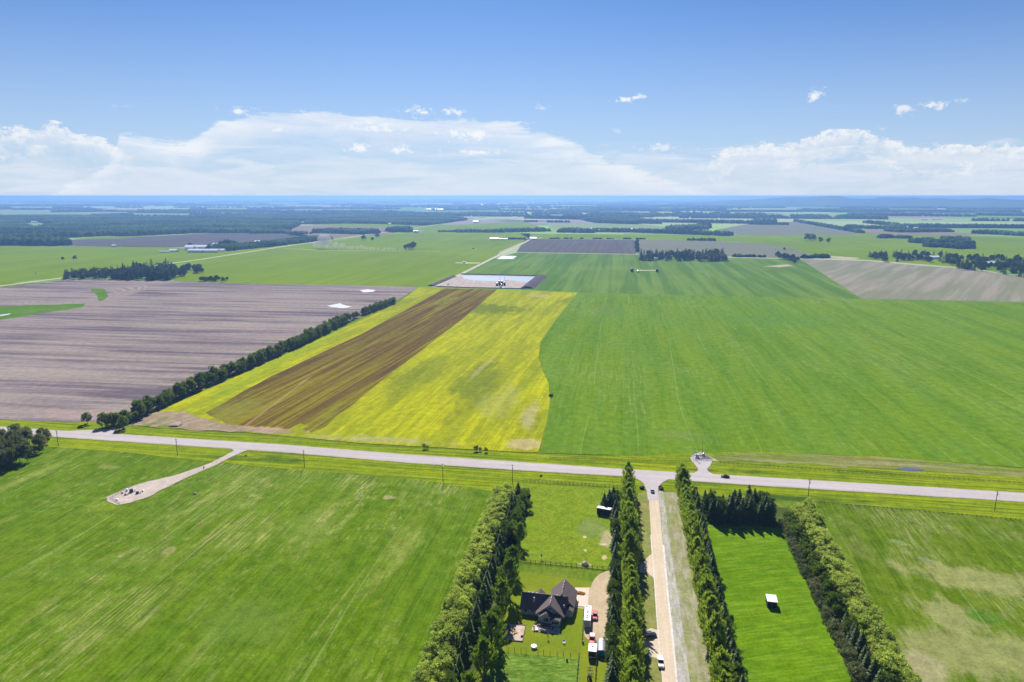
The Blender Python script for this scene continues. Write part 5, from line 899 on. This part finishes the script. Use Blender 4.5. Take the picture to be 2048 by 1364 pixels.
g = G(1184, 1283); vehicle('pickup_truck', g.x, g.y, S + .02, 5.8, 2.0, P_RED, 'bright red pickup parked behind the small cargo trailer', 'pickup truck', 'pickup', P_WHT)
g = G(1321, 1329); vehicle('pickup_truck', g.x, g.y, S + .04, 5.9, 2.05, P_WHT, 'white pickup driving on the gravel lane', 'pickup truck', 'pickup', P_WHT)
g = G(1300, 1274); vehicle('car', g.x, g.y, R(20), 4.9, 1.95, P_BLU, 'dark blue car parked on the pull-out under the poplars', 'car', 'suv')
g = G(1304.5, 984); vehicle('car', g.x, g.y, R90, 4.8, 1.9, P_SIL, 'silver car at the top of the lane by the junction', 'car', 'suv')
g = G(1450, 955.5); vehicle('car', g.x, g.y, R(-1) + 2 * R90, 4.9, 1.9, P_MAR, 'dark maroon car driving on the main road', 'car', 'sedan')
g = G(73, 547); e = vehicle('van', g.x, g.y, R(25), 6, 2.2, P_WHT, 'white van far away on the highway at the left', 'van', 'suv')
def trailer(name, x, y, rz, L, Wd, Hh, label, vents, m=WHITEP, back=None, hitch=1):
    e = empty(name, (x, y, .45), rz, label, 'trailer'); b_ = MB(); w = Wd / 2
    prof_ = [(-L / 2, .55), (L / 2 - .5, .55), (L / 2, 1.0), (L / 2, Hh - .25), (L / 2 - .25, Hh), (-L / 2 + .12, Hh), (-L / 2, Hh - .12)]
    b_.loft([[(x_, -w, z_) for x_, z_ in prof_], [(x_, w, z_) for x_, z_ in prof_]]); b_.build('body', m, e, bevel=.05)
    for i, (vx, vy, sx, sy, mm) in enumerate(vents): a_ = MB(); a_.box((vx, vy, Hh + .12), (sx, sy, .22), taper=.85); a_.build('air_conditioner' if sx > .8 else 'roof_vent', mm, e)
    for s in (-1, 1):
        for k in range(3 if L > 6 else 1): a_ = MB(); a_.box((-L / 2 + L * (k + 1) / 4, s * (w + .005), 1.75), (.9, .03, .55)); a_.build('window', GLASS, e)
    a_ = MB(); a_.box((0, -w - .01, .95), (L - .8, .02, .14)); a_.build('side_stripe', METAL, e)
    if back: a_ = MB(); a_.box((-L / 2 - .02, 0, Hh / 2 + .3), (.04, Wd - .3, Hh - 1.0)); a_.build('rear_panel', back, e)
    wheels(e, (-.5, .35) if L > 6 else (-.2,), w - .15, .34)
    a_ = MB(); a_.tube((L / 2 - .2, -.5, .5), (L / 2 + 1.1, 0, .5), .05); a_.tube((L / 2 - .2, .5, .5), (L / 2 + 1.1, 0, .5), .05); a_.tube((L / 2 + 1.0, 0, 0), (L / 2 + 1.0, 0, .7), .05); a_.build('hitch', METAL, e)
    return e
g = G(1176, 1257); trailer('travel_trailer', g.x - .4, g.y + 4.6, R90 + .01, 10.0, 2.6, 3.2, 'long white travel trailer parked on the gravel yard beside the house', [(3.9, .5, .9, .5, DARK), (3.6, -.5, .5, .7, METAL), (1.0, 0, .9, .7, WHITEP), (.1, 0, .45, .45, DARK), (-2.0, .1, .5, .5, DARK), (-3.2, 0, .45, .45, DARK)], back=SIDING)
g = G(1184, 1322); trailer('cargo_trailer', g.x, g.y + 3.0, R90, 4.9, 2.9, 2.9, 'short white box trailer left of the grey arched shed', [(.3, 0, .45, .45, DARK), (.9, -.1, .9, .35, METAL)], back=DARK)  # near-black rear panel: shade of the rear face put into the colour
# ---- arched shed, shelters
g = G(1201, 1319); e = empty('arched_shed', (g.x + .2, g.y + 1.2, .3), R(1), 'grey metal arched shed beside the box trailer under the poplars', 'shed')
TIN = mat('galvanised', (0.42, 0.43, 0.47), .45, metal=.35, noise=.08, nscale=2); arc = [(1.75 * math.cos(math.pi * t / 12), 1.5 * math.sin(math.pi * t / 12) + 1.2) for t in range(13)]; outer = [(1.75, 0)] + arc + [(-1.75, 0)]
a_ = MB(); n_ = len(outer); V_ = [(x_, y_, z_) for y_ in (0, 6.6) for x_, z_ in outer] + [(x_ * .965, y_, z_ * .975) for y_ in (0, 6.6) for x_, z_ in outer]
a_.add(V_, [(i, i + 1, n_ + i + 1, n_ + i) for i in range(n_ - 1)] + [(2 * n_ + i, 3 * n_ + i, 3 * n_ + i + 1, 2 * n_ + i + 1) for i in range(n_ - 1)] + [(i, 2 * n_ + i, 2 * n_ + i + 1, i + 1) for i in range(n_ - 1)]); a_.build('shell', TIN, e, smooth=False)
for k in range(7): a_ = MB(); [a_.tube((p[0] * 1.01, .3 + k, p[1] * 1.01), (q[0] * 1.01, .3 + k, q[1] * 1.01), .04, n=5) for p, q in zip(outer, outer[1:])]; a_.build('rib', TIN, e)
a_ = MB(); a_.add([(x_ * .96, .35, z_ * .97) for x_, z_ in outer], [tuple(range(n_))]); a_.build('front_wall', mat('front_blue', (0.25, 0.33, 0.42), .5), e); a_ = MB(); a_.box((0, .28, 1.0), (1.8, .08, 2.0)); a_.build('door', mat('door_blue', (0.10, 0.22, 0.48), .5), e)
def shelter(x, y, rz, L, D, h0, h1, roofm, wallm, label, cat='shelter', cap=None):
    """lean-to: open or boarded front on -y, mono-pitch roof"""
    e = empty('animal_shelter', (x, y, .3), rz, label, cat)
    a_ = MB(); a_.box((0, D / 2, h1 / 2), (L, .08, h1)); a_.build('back_wall', wallm, e)
    for s in (-1, 1): a_ = MB(); xx = s * L / 2; a_.add([(xx - .04, -D / 2, 0), (xx - .04, D / 2, 0), (xx - .04, D / 2, h1), (xx - .04, -D / 2, h0), (xx + .04, -D / 2, 0), (xx + .04, D / 2, 0), (xx + .04, D / 2, h1), (xx + .04, -D / 2, h0)], [(0, 1, 2, 3), (7, 6, 5, 4), (0, 4, 5, 1), (3, 2, 6, 7), (0, 3, 7, 4), (1, 5, 6, 2)]); a_.build('side_wall', wallm, e)
    a_ = MB(); a_.add([(-L / 2 - .2, -D / 2 - .25, h0 + .04), (L / 2 + .2, -D / 2 - .25, h0 + .04), (L / 2 + .2, D / 2 + .2, h1 + .04), (-L / 2 - .2, D / 2 + .2, h1 + .04)] + [(-L / 2 - .2, -D / 2 - .25, h0 + .12), (L / 2 + .2, -D / 2 - .25, h0 + .12), (L / 2 + .2, D / 2 + .2, h1 + .12), (-L / 2 - .2, D / 2 + .2, h1 + .12)], [(3, 2, 1, 0), (4, 5, 6, 7), (0, 1, 5, 4), (1, 2, 6, 5), (2, 3, 7, 6), (3, 0, 4, 7)]); a_.build('roof', roofm, e)
    a_ = MB(); a_.box((0, -D / 2, h0 * .5), (L * .98, .08, h0 * .98)); a_.build('front_boards', wallm, e)
    for k in (-1, 0, 1): a_ = MB(); a_.box((k * L * .48, -D / 2 - .08, h0 / 2), (.16, .12, h0)); a_.build('post', WOOD, e)
    return e
BLK = mat('black_board', (0.02, 0.022, 0.028), .7); WROOF = mat('white_roof', (0.80, 0.81, 0.85), .4); g = G(1208, 1031)
shelter(g.x, g.y + 1.5, R(-14), 6.8, 3.2, 3.4, 2.9, WROOF, BLK, 'black-fronted animal shelter with a white roof at the top of the pasture'); g = G(1544, 1216)
shelter(g.x, g.y + 1.8, R(-3), 3.6, 4.4, 2.7, 3.0, WROOF, BLK, 'small white-roofed shelter alone in the hay paddock')
# ---- fences
def fence(name, A, B, n, hp, rails, label, m=WOOD, parts_m=WOOD):
    A, B = Vector(A), Vector(B); d = B - A; ang = math.atan2(d.y, d.x); e = empty(name, (A.x, A.y, .2), ang, label, 'fence'); L = d.length; pm = None
    for i in range(n):
        if pm is None: a_ = MB(); a_.tube((0, 0, 0), (0, 0, hp), .13, .11, 6); o = a_.build('post', parts_m, e); pm = o.data
        else: o = bpy.data.objects.new('post', pm); COL.objects.link(o); o.parent = e
        o.location = (L * i / (n - 1), 0, 0); o.rotation_euler = (rnd.uniform(-.04, .04), rnd.uniform(-.04, .04), 0); o.scale.z = rnd.uniform(.9, 1.1)
    for z in rails: a_ = MB(); a_.box((L / 2, 0, z), (L, .05, .12)); a_.build('rail', m, e)
    return e
fence('pasture_fence', G(1046, 964), G(1242, 976.5), 26, 1.7, (.6, 1.1, 1.5), 'long post and rail fence between the pasture and the road ditch')
fence('yard_fence', G(1040, 1124), G(1216, 1140), 18, 1.6, (.7, 1.3), 'post and rail fence between the house lawn and the pasture')
fence('wire_fence', G(1158, 1312), G(1153, 1372), 8, 1.4, (.9,), 'thin fence on the right side of the garden plot', DARK)
fence('wire_fence', G(1168, 1222), G(1164, 1284), 9, 1.4, (1.0,), 'thin fence between the lawn and the gravel yard', DARK)
fence('wire_fence', G(1193, 1322), G(1190, 1372), 7, 1.6, (.7, 1.3), 'short fence beside the arched shed at the bottom edge', DARK)
fence('ditch_fence', G(1100, 918), G(1380, 926), 40, 1.3, (.6, 1.1), 'wire fence along the near side of the big green field', DARK)
fence('ditch_fence', G(1440, 928), G(2100, 972), 70, 1.3, (.6, 1.1), 'wire fence along the dry strip right of the compound', DARK)
fence('field_fence', G(1640, 1007), G(2100, 1047), 50, 1.2, (.7,), 'wire fence along the near right field', DARK)
for i, x in enumerate((1016, 1029, 1042, 1052, 1076, 1087, 1100, 1114, 1127, 1141)):
    g = G(x, 1303 + (x - 1016) * .1); a_ = MB(); a_.tube((0, 0, 0), (0, 0, 1.9), .09, .08, 7); tag(a_.build('fence_post', WOOD, None, (g.x, g.y, .25)), 'loose wooden post in the row across the lawn above the garden', 'post', 'row of loose posts')
# ---- power poles
def pole_proto():
    e = empty('power_pole', (0, 0, 0), 0); a_ = MB(); a_.tube((0, 0, -.2), (0, 0, 11.0), .20, .13, 8); a_.build('mast', mat('pole_wood', (0.11, 0.085, 0.065), .9), e)
    a_ = MB(); a_.box((0, .12, 10.3), (1.6, .12, .14)); a_.build('crossarm', WOOD, e)
    for s in (-.7, .7): a_ = MB(); a_.tube((s, .12, 10.37), (s, .12, 10.62), .06, .04, 6); a_.build('insulator', METAL, e)
    a_ = MB(); a_.tube((.32, 0, 8.6), (.32, 0, 9.6), .24, n=10); a_.build('transformer', METAL, e)
    return e
PLAB = ['leftmost power pole, by the aspen woodlot', 'power pole left of the well site track', 'power pole right of the well site track mouth', 'power pole in the verge below the yellow field', 'power pole just behind the tip of the western belt', 'power pole beside the tip of the eastern belt', 'rightmost power pole beside the road']
pp = None
for (x, y), lb in zip([(117, 893), (355, 911), (609, 935), (886, 964), (1025, 966), (1616, 997), (1989, 1022)], PLAB):
    g = G(x, y); o = pole_proto() if pp is None else copy_tree(pp); pp = pp or o; o.location = (g.x, g.y, .2); tag(o, lb, 'power pole', 'power poles along the main road')
# ---- lane entrance features, well site, compound
def rock(name, x, y, s, m, label, cat='boulder', seed=0, group=None, flat=1.0):
    r_ = random.Random(seed); g = G(x, y); rings_ = []
    for k, (h_, q_) in enumerate(((0, .8), (.35, 1.0), (.75, .8), (1.0, .35))): rings_.append([(s * q_ * r_.uniform(.8, 1.2) * math.cos(t * .785), s * q_ * r_.uniform(.8, 1.2) * math.sin(t * .785), s * flat * h_ * r_.uniform(.9, 1.1)) for t in range(8)])
    a_ = MB(); a_.loft(rings_); return tag(a_.build(name, m, None, (g.x, g.y, .3)), label, cat, group)
BLKST = mat('dark_stone', (0.04, 0.035, 0.04), .8, noise=.3)
rock('boulder', 1284, 978, 1.5, BLKST, 'dark boulder on the left of the lane entrance', seed=1); rock('boulder', 1321, 976, 1.2, BLKST, 'upper dark boulder right of the lane entrance', seed=2); rock('boulder', 1323, 980, 1.3, BLKST, 'lower dark boulder right of the lane entrance', seed=3)
rock('boulder', 1082, 953, .8, BLKST, 'small dark rock on the verge above the pasture fence', seed=4); rock('boulder', 390, 989, .9, STONE, 'pale stone lying alone in the near left field', seed=5); rock('boulder', 492, 912, .8, STONE, 'pale stone right of the well site track mouth', seed=6)
rock('boulder', 1102, 793, 2.0, mat('bush_green', (.04, .08, .02), .9, noise=.3), 'dark heap on the edge of the big green field', 'heap', seed=7); rock('dirt_mound', 352, 851, 4.5, mat('mound_dirt', (.32, .25, .19), .9, noise=.25, nscale=.4), 'brown dirt mound at the near corner of the yellow field', 'mound', seed=8, flat=.3)
rock('firewood_heap', 1171, 1131, 1.6, STONE, 'pale heap of rubble on the pasture fence', 'heap', seed=9)
g = G(1171, 1130); e = empty('water_pump', (g.x + .2, g.y, .3), 0, 'dark hand pump standing on the rubble by the yard fence', 'pump'); a_ = MB(); a_.tube((0, 0, 0), (0, 0, 2.4), .12); a_.tube((-.7, 0, 2.2), (.9, 0, 2.5), .05); a_.tube((.5, 0, 0), (.5, 0, 2.0), .05); a_.build('body', DARK, e); a_ = MB(); a_.tube((0, 0, 1.4), (0, -.7, 1.2), .06); a_.build('spout', METAL, e)
g = G(1083, 1120); e = empty('bird_box', (g.x, g.y, .3), 0, 'white-topped nesting box on a post at the yard fence', 'nest box'); a_ = MB(); a_.tube((0, 0, 0), (0, 0, 1.6), .06); a_.build('post', WOOD, e); a_ = MB(); a_.box((0, 0, 1.9), (.7, .6, .7)); a_.build('box', DARK, e); a_ = MB(); gable_roof(a_, -.35, .35, -.3, .3, 2.25, .3, 'x', over=.12, th=.05); a_.build('roof', WHITEP, e)
def drum(x, y, r_, h_, m, label, name='storage_tank', cat='tank', group=None, top=None):
    g = G(x, y); e = empty(name, (g.x, g.y, .35), 0, label, cat, group); a_ = MB(); a_.tube((0, 0, 0), (0, 0, h_), r_, n=16); a_.build('shell', m, e); a_ = MB(); a_.tube((0, 0, h_), (0, 0, h_ + r_ * .35), r_ * 1.02, r_ * .2, 16); a_.build('lid', top or m, e); return e
def skid(x, y, rz, L, D, h_, m, label, cat='equipment'):
    g = G(x, y); e = empty('pump_skid', (g.x, g.y, .38), rz, label, cat); a_ = MB(); a_.box((0, 0, .1), (L, D, .2)); a_.build('base_frame', METAL, e); a_ = MB(); a_.box((-L * .15, 0, .2 + h_ / 2), (L * .5, D * .7, h_)); a_.build('housing', m, e, bevel=.05)
    a_ = MB(); a_.tube((L * .2, 0, .5), (L * .5, 0, .5), .12); a_.tube((L * .35, 0, .2), (L * .35, 0, 1.2), .1); a_.build('pipework', METAL, e); return e
GRN = mat('dark_green_paint', (0.03, 0.07, 0.06), .4)
skid(265, 985, .9, 3.4, 1.8, 1.6, GRN, 'dark green pump skid in the middle of the well site'); skid(277, 988, .6, 3.0, 1.2, 1.0, NAVY, 'low navy skid right of the green pump skid'); skid(253, 991, .5, 2.4, 1.0, .8, METAL, 'grey pipe skid left of the navy one')
drum(254, 983, .6, 1.2, WHITEP, 'small white drum on the well site'); drum(245, 988, .5, 1.0, ORANGE, 'small orange drum on the well site'); drum(234, 1002, .5, .9, METAL, 'grey drum at the near end of the well site'); drum(286, 984, .5, .9, METAL, 'grey drum at the track end of the well site')
fence('site_rail', G(221, 998), G(262, 974), 9, 1.2, (.6, 1.1), 'low rail round the far edge of the well site', METAL, METAL); fence('site_rail', G(221, 998), G(240, 1009), 6, 1.2, (.6, 1.1), 'low rail round the near end of the well site', METAL, METAL)
drum(408, 938, .3, 1.2, DARK, 'dark marker post drum beside the well site track', 'marker_drum', 'marker')
skid(1396, 916, 0, 4, 2.4, 2.0, METAL, 'grey metal cabinet inside the small compound'); drum(1407, 913, .8, 1.8, METAL, 'grey tank at the back of the small compound'); g = G(1404, 912)
e = empty('radio_mast', (g.x, g.y, .3), 0, 'tall thin mast at the back of the small compound', 'mast'); a_ = MB(); a_.tube((0, 0, 0), (0, 0, 9), .12, .06); a_.build('tube', DARK, e); a_ = MB(); a_.box((0, 0, 7.6), (1.4, .08, .1)); a_.build('antenna', METAL, e); g = G(1392, 921)
e = empty('radio_mast', (g.x, g.y, .3), 0, 'shorter post at the left corner of the small compound', 'mast'); a_ = MB(); a_.tube((0, 0, 0), (0, 0, 6), .14, .1); a_.build('tube', DARK, e); a_ = MB(); a_.box((0, 0, 5.2), (.8, .3, .8)); a_.build('meter_box', METAL, e)
fence('compound_fence', G(1386, 921), G(1424, 921), 10, 2.2, (.6, 1.4, 2.1), 'grey mesh fence in front of the small compound', METAL, METAL); fence('compound_fence', G(1384, 912), G(1412, 909), 8, 2.2, (.6, 1.4, 2.1), 'grey mesh fence behind the small compound', METAL, METAL)
# machinery beside the arched shed at the bottom
g = G(1180, 1346); e = empty('farm_implement', (g.x, g.y, .3), .1, 'rusty cultivator frame on the grass at the bottom edge', 'farm implement'); a_ = MB(); [a_.box((0, k, .7), (1.8, .12, .12)) for k in (-1.6, 0, 1.6)]; [a_.box((s, 0, .7), (.12, 3.4, .12)) for s in (-.8, .8)]; a_.tube((0, 1.6, .7), (0, 3.6, .5), .07); a_.build('frame', mat('rust', (.13, .08, .055), .8), e)
for k in (-1.6, 0, 1.6): a_ = MB(); [a_.tube((s, k, .65), (s + .1, k - .2, .05), .05, n=5) for s in (-.8, -.3, .3, .8)]; a_.build('tine_bar', DARK, e)
g = G(1179, 1358); e = empty('garden_tractor', (g.x, g.y, .3), R90, 'small dark tractor at the bottom edge of the yard', 'tractor'); a_ = MB(); a_.box((.5, 0, .8), (1.3, .7, .6)); a_.build('bonnet', DARK, e, bevel=.06); a_ = MB(); a_.box((-.5, 0, 1.0), (.6, .6, .12)); a_.box((-.78, 0, 1.3), (.1, .6, .5)); a_.build('seat', RUBBER, e); a_ = MB(); a_.tube((0, 0, 1.0), (-.1, 0, 1.4), .03); a_.tube((-.12, 0, 1.38), (-.15, 0, 1.44), .25, n=12); a_.build('steering_wheel', DARK, e)
wheels(e, (-.6,), .62, .55, .3); wheels(e, (.9,), .5, .34, .2)
# ---- far things in the fields
drum(1264, 544, 3.2, 7, NAVY, 'dark left tank in the striped field'); drum(1276, 545, 2.6, 4, METAL, 'low grey tank between the two dark tanks of the striped field'); drum(1314, 544, 2.8, 6, NAVY, 'dark right tank in the striped field')
for x, y, r__, h_, lb in ((994, 572, 2.6, 9, 'left dark silo of the cluster in the lagoon sand'), (999, 571, 2.8, 14, 'tallest dark silo of the cluster in the lagoon sand'), (1004, 570, 2.6, 12, 'rear dark silo of the cluster in the lagoon sand'), (1009, 571, 2.6, 10, 'right dark silo of the cluster in the lagoon sand'), (1003, 573, 2.2, 7, 'short dark silo in front of the lagoon cluster')):
    drum(x, y, r__ * .75, h_ * .6, NAVY, lb, 'silo', 'silo', 'silos in the lagoon', top=METAL)
for i, (x, y, h_) in ():
    g = G(x, y); plant(FDEC[i % 3], g.x, g.y, 'dark tree in the tight clump standing in the lagoon sand', 'tree', 'clump in the lagoon', h_ / 16 * 1.2, h_ / 16)
for x, y, lb in ((1000, 572, 'left thin mast rising from the lagoon clump'), (1009, 571, 'right thin mast rising from the lagoon clump')):
    g = G(x, y); e = empty('radio_mast', (g.x, g.y, .4), 0, lb, 'mast'); a_ = MB(); a_.tube((0, 0, 0), (0, 0, 22), .3, .15, 6); a_.build('tube', METAL, e); a_ = MB(); a_.box((0, 0, 20), (2, .25, .25)); a_.build('antenna', METAL, e)
skid(1003, 576, 0, 9, 4, 3, WHITEP, 'white pump house in front of the lagoon clump'); skid(897, 571, 0, 4, 2.5, 2, DARK, 'dark skid near the left end of the lagoon'); skid(930, 526.5, 0, 14, 5, 3, METAL, 'grey field machine on the bare patch left of the gravel road')
def barn(x, y, rz, L, D, h_, label, roofm=WROOF, wallm=WHITEP, rise=None, cat='farm building', name='barn'):
    g = G(x, y); e = empty(name, (g.x, g.y, .3), rz, label, cat); rise = rise or D * .22
    a_ = MB(); wall_block(a_, -L / 2, L / 2, 0, D, h_, rise, 'x'); a_.build('wall', wallm, e); a_ = MB(); gable_roof(a_, -L / 2, L / 2, 0, D, h_, rise, 'x', over=.6, th=.2); a_.build('roof', roofm, e); a_ = MB(); a_.box((0, -.05, h_ * .4), (min(5, L * .2), .1, h_ * .8)); a_.build('door', METAL, e); return e
GREYR = mat('grey_roof', (.30, .31, .34), .5); REDR = mat('red_roof', (.35, .12, .08), .6)
B = [(400, 499, 8, 95, 22, 8, 'long white barn beside the highway, upper of the pair'), (405, 505, 8, 88, 18, 6, 'long white barn beside the highway, lower of the pair'), (378, 500, 0, 26, 16, 8, 'white gable end shed at the left of the long barns'), (345, 504, 0, 24, 14, 5, 'low white shed left of the long barns'), (328, 505, 0, 30, 6, 3, 'flat white hut farthest left of the barn yard'), (428, 494, 0, 16, 14, 9, 'white shed at the left edge of the barn grove'), (438, 503, 5, 30, 12, 5, 'white shed below the barn grove'), (516, 487, 0, 28, 14, 7, 'white house inside the barn grove'), (227, 494, 0, 14, 10, 5, 'single white shed on the edge of the long dark field'),
     (250, 546, 0, 16, 10, 6, 'white house in the ploughland grove'), (300, 549, 0, 14, 10, 5, 'grey house in the right half of the ploughland grove'), (196, 551, 0, 18, 10, 5, 'pinkish house in the left half of the ploughland grove'), (583, 447, 0, 70, 40, 14, 'bright white hall at the edge of the western woods'), (609, 447, 0, 60, 30, 12, 'second white hall right of the bright one'), (576, 451, 0, 30, 20, 9, 'little white shed under the bright hall'),
     (779, 449, 0, 20, 16, 10, 'tiny white house below the middle woods'), (764, 427, 0, 60, 30, 14, 'white farmhouse on the pale ridge'), (778, 427, 0, 40, 30, 18, 'small white silo house on the pale ridge'), (857, 421, 0, 90, 50, 22, 'left white hall on the far ridge'), (878, 421, 0, 150, 50, 22, 'right wide white hall on the far ridge'), (951, 446, 0, 50, 30, 16, 'white shed at the end of the middle woods'), (831, 466, 0, 22, 14, 9, 'small white house right of the round highway clump'),
     (988, 480, 0, 30, 14, 5, 'white shed in the junk yard by the gravel road'), (1004, 480, 0, 40, 12, 4, 'grey shed in the junk yard by the gravel road'), (1066, 479, 0, 24, 14, 5, 'white shed at the right end of the junk yard'), (1167, 460, 0, 110, 24, 10, 'long white barn above the right half of the square wood'), (1182, 460, 0, 36, 24, 10, 'short white barn beside the long one above the square wood'),
     (1208, 462, 0, 40, 20, 8, 'pale barn in the farmyard of the far middle row'), (1201, 464, 0, 30, 16, 7, 'lower pale barn in the farmyard of the far middle row'), (1257, 463, 0, 50, 24, 9, 'bright white barn in the far middle row'), (1170, 429, 0, 80, 30, 12, 'pale farm shed in the blue middle woods'), (1093, 424, 0, 90, 40, 16, 'pale farm hall beside the far highway'),
     (1805, 457, 0, 60, 24, 10, 'red shed on the left of the far village'), (1810, 457, 0, 46, 26, 14, 'white gable hall on the left of the far village'), (1832, 457, 0, 30, 16, 8, 'small white house in the far village'), (1850, 453, 0, 120, 14, 6, 'row of white sheds across the far village'), (1848, 440, 0, 60, 30, 12, 'pinkish shed at the left of the long village row'), (1868, 440, 0, 50, 26, 10, 'small pale shed in the long village row'), (1878, 439, 0, 60, 22, 10, 'white shed at the right of the long village row'), (1884, 421, 0, 140, 60, 24, 'bright white elevator on the right plain'),
     (1838, 518, 0, 30, 14, 5, 'left grey house of the farmyard behind the pinkish field'), (1862, 518, 0, 40, 14, 5, 'long white barn of the farmyard behind the pinkish field'), (1980, 530, 0, 20, 12, 5, 'left white house in the dense right-edge grove'), (2000, 531, 0, 34, 12, 6, 'long pale house in the dense right-edge grove'), (1652, 515, 0, 18, 10, 5, 'white shed on the bare farm track'), (1312, 521, 0, 8, 8, 6, 'tiny red-roofed hut between the gate spruces and the square grove'),
     (35, 409.5, 0, 320, 80, 30, 'bright pale quarry hall near the left horizon'), (141, 415.5, 0, 90, 50, 20, 'left one of two white farm sheds near the left horizon'), (155, 416, 0, 100, 50, 20, 'right one of two white farm sheds near the left horizon'), (203, 417.5, 0, 80, 50, 20, 'white shed with rusty ground near the left horizon'), (353, 406.5, 0, 200, 80, 28, 'white hall on the left horizon'), (415, 422, 0, 80, 40, 18, 'white house in the hazy fields left of centre'), (490, 423, 0, 90, 40, 16, 'white shed in the far hazy fields'), (507, 423, 0, 70, 40, 16, 'pale shed right of the far hazy one'), (744, 399.5, 0, 240, 90, 40, 'white shed close to the horizon left of centre'), (851, 399.5, 0, 300, 90, 45, 'white shed close to the horizon at centre'), (67, 445.5, 0, 60, 26, 12, 'white house in the woodland clearing'), (964, 411.5, 0, 50, 40, 34, 'small pale tower on the far plain')]
for x, y, rz, L, D, h_, lb in B:
    if y < 462: L, D, h_ = L * .62, D * .7, h_ * .55
    barn(x, y, R(rz), L, D, h_, lb, GREYR if 'grey' in lb else (REDR if 'red' in lb.split('-')[0] and 'red ' in lb + ' ' else WROOF))
# dust hanging over the far track
DM = bpy.data.materials.new('dust'); DM.use_nodes = True; T = NT(DM.node_tree); T.n.clear(); pv = T.new('ShaderNodeVolumePrincipled'); pv.inputs['Color'].default_value = (0.95, 0.92, 0.85, 1); pv.inputs['Density'].default_value = 0.035; ho = T.new('ShaderNodeOutputMaterial'); T.l.new(pv.outputs[0], ho.inputs[1])
a_ = MB(); r_ = random.Random(4)
for i in range(26):
    x = 634 + i * 7.2 + r_.uniform(-2, 2); g = G(x, 497 + min(4, i * .25)); s = (18 if i < 3 else 9) * r_.uniform(.6, 1.3) * (1 - i / 40); hh = s * r_.uniform(.7, 1.4); rings_ = []
    for k in range(1, 5): t = math.pi * k / 5; rings_.append([(g.x + s * 1.3 * math.sin(t) * math.cos(j * .785), g.y + s * math.sin(t) * math.sin(j * .785), 1 + hh * (1 - math.cos(t))) for j in range(8)])
    a_.loft(rings_)
tag(a_.build('dust_cloud', DM), 'pale dust drifting over the far green field track', 'dust', kind='stuff')
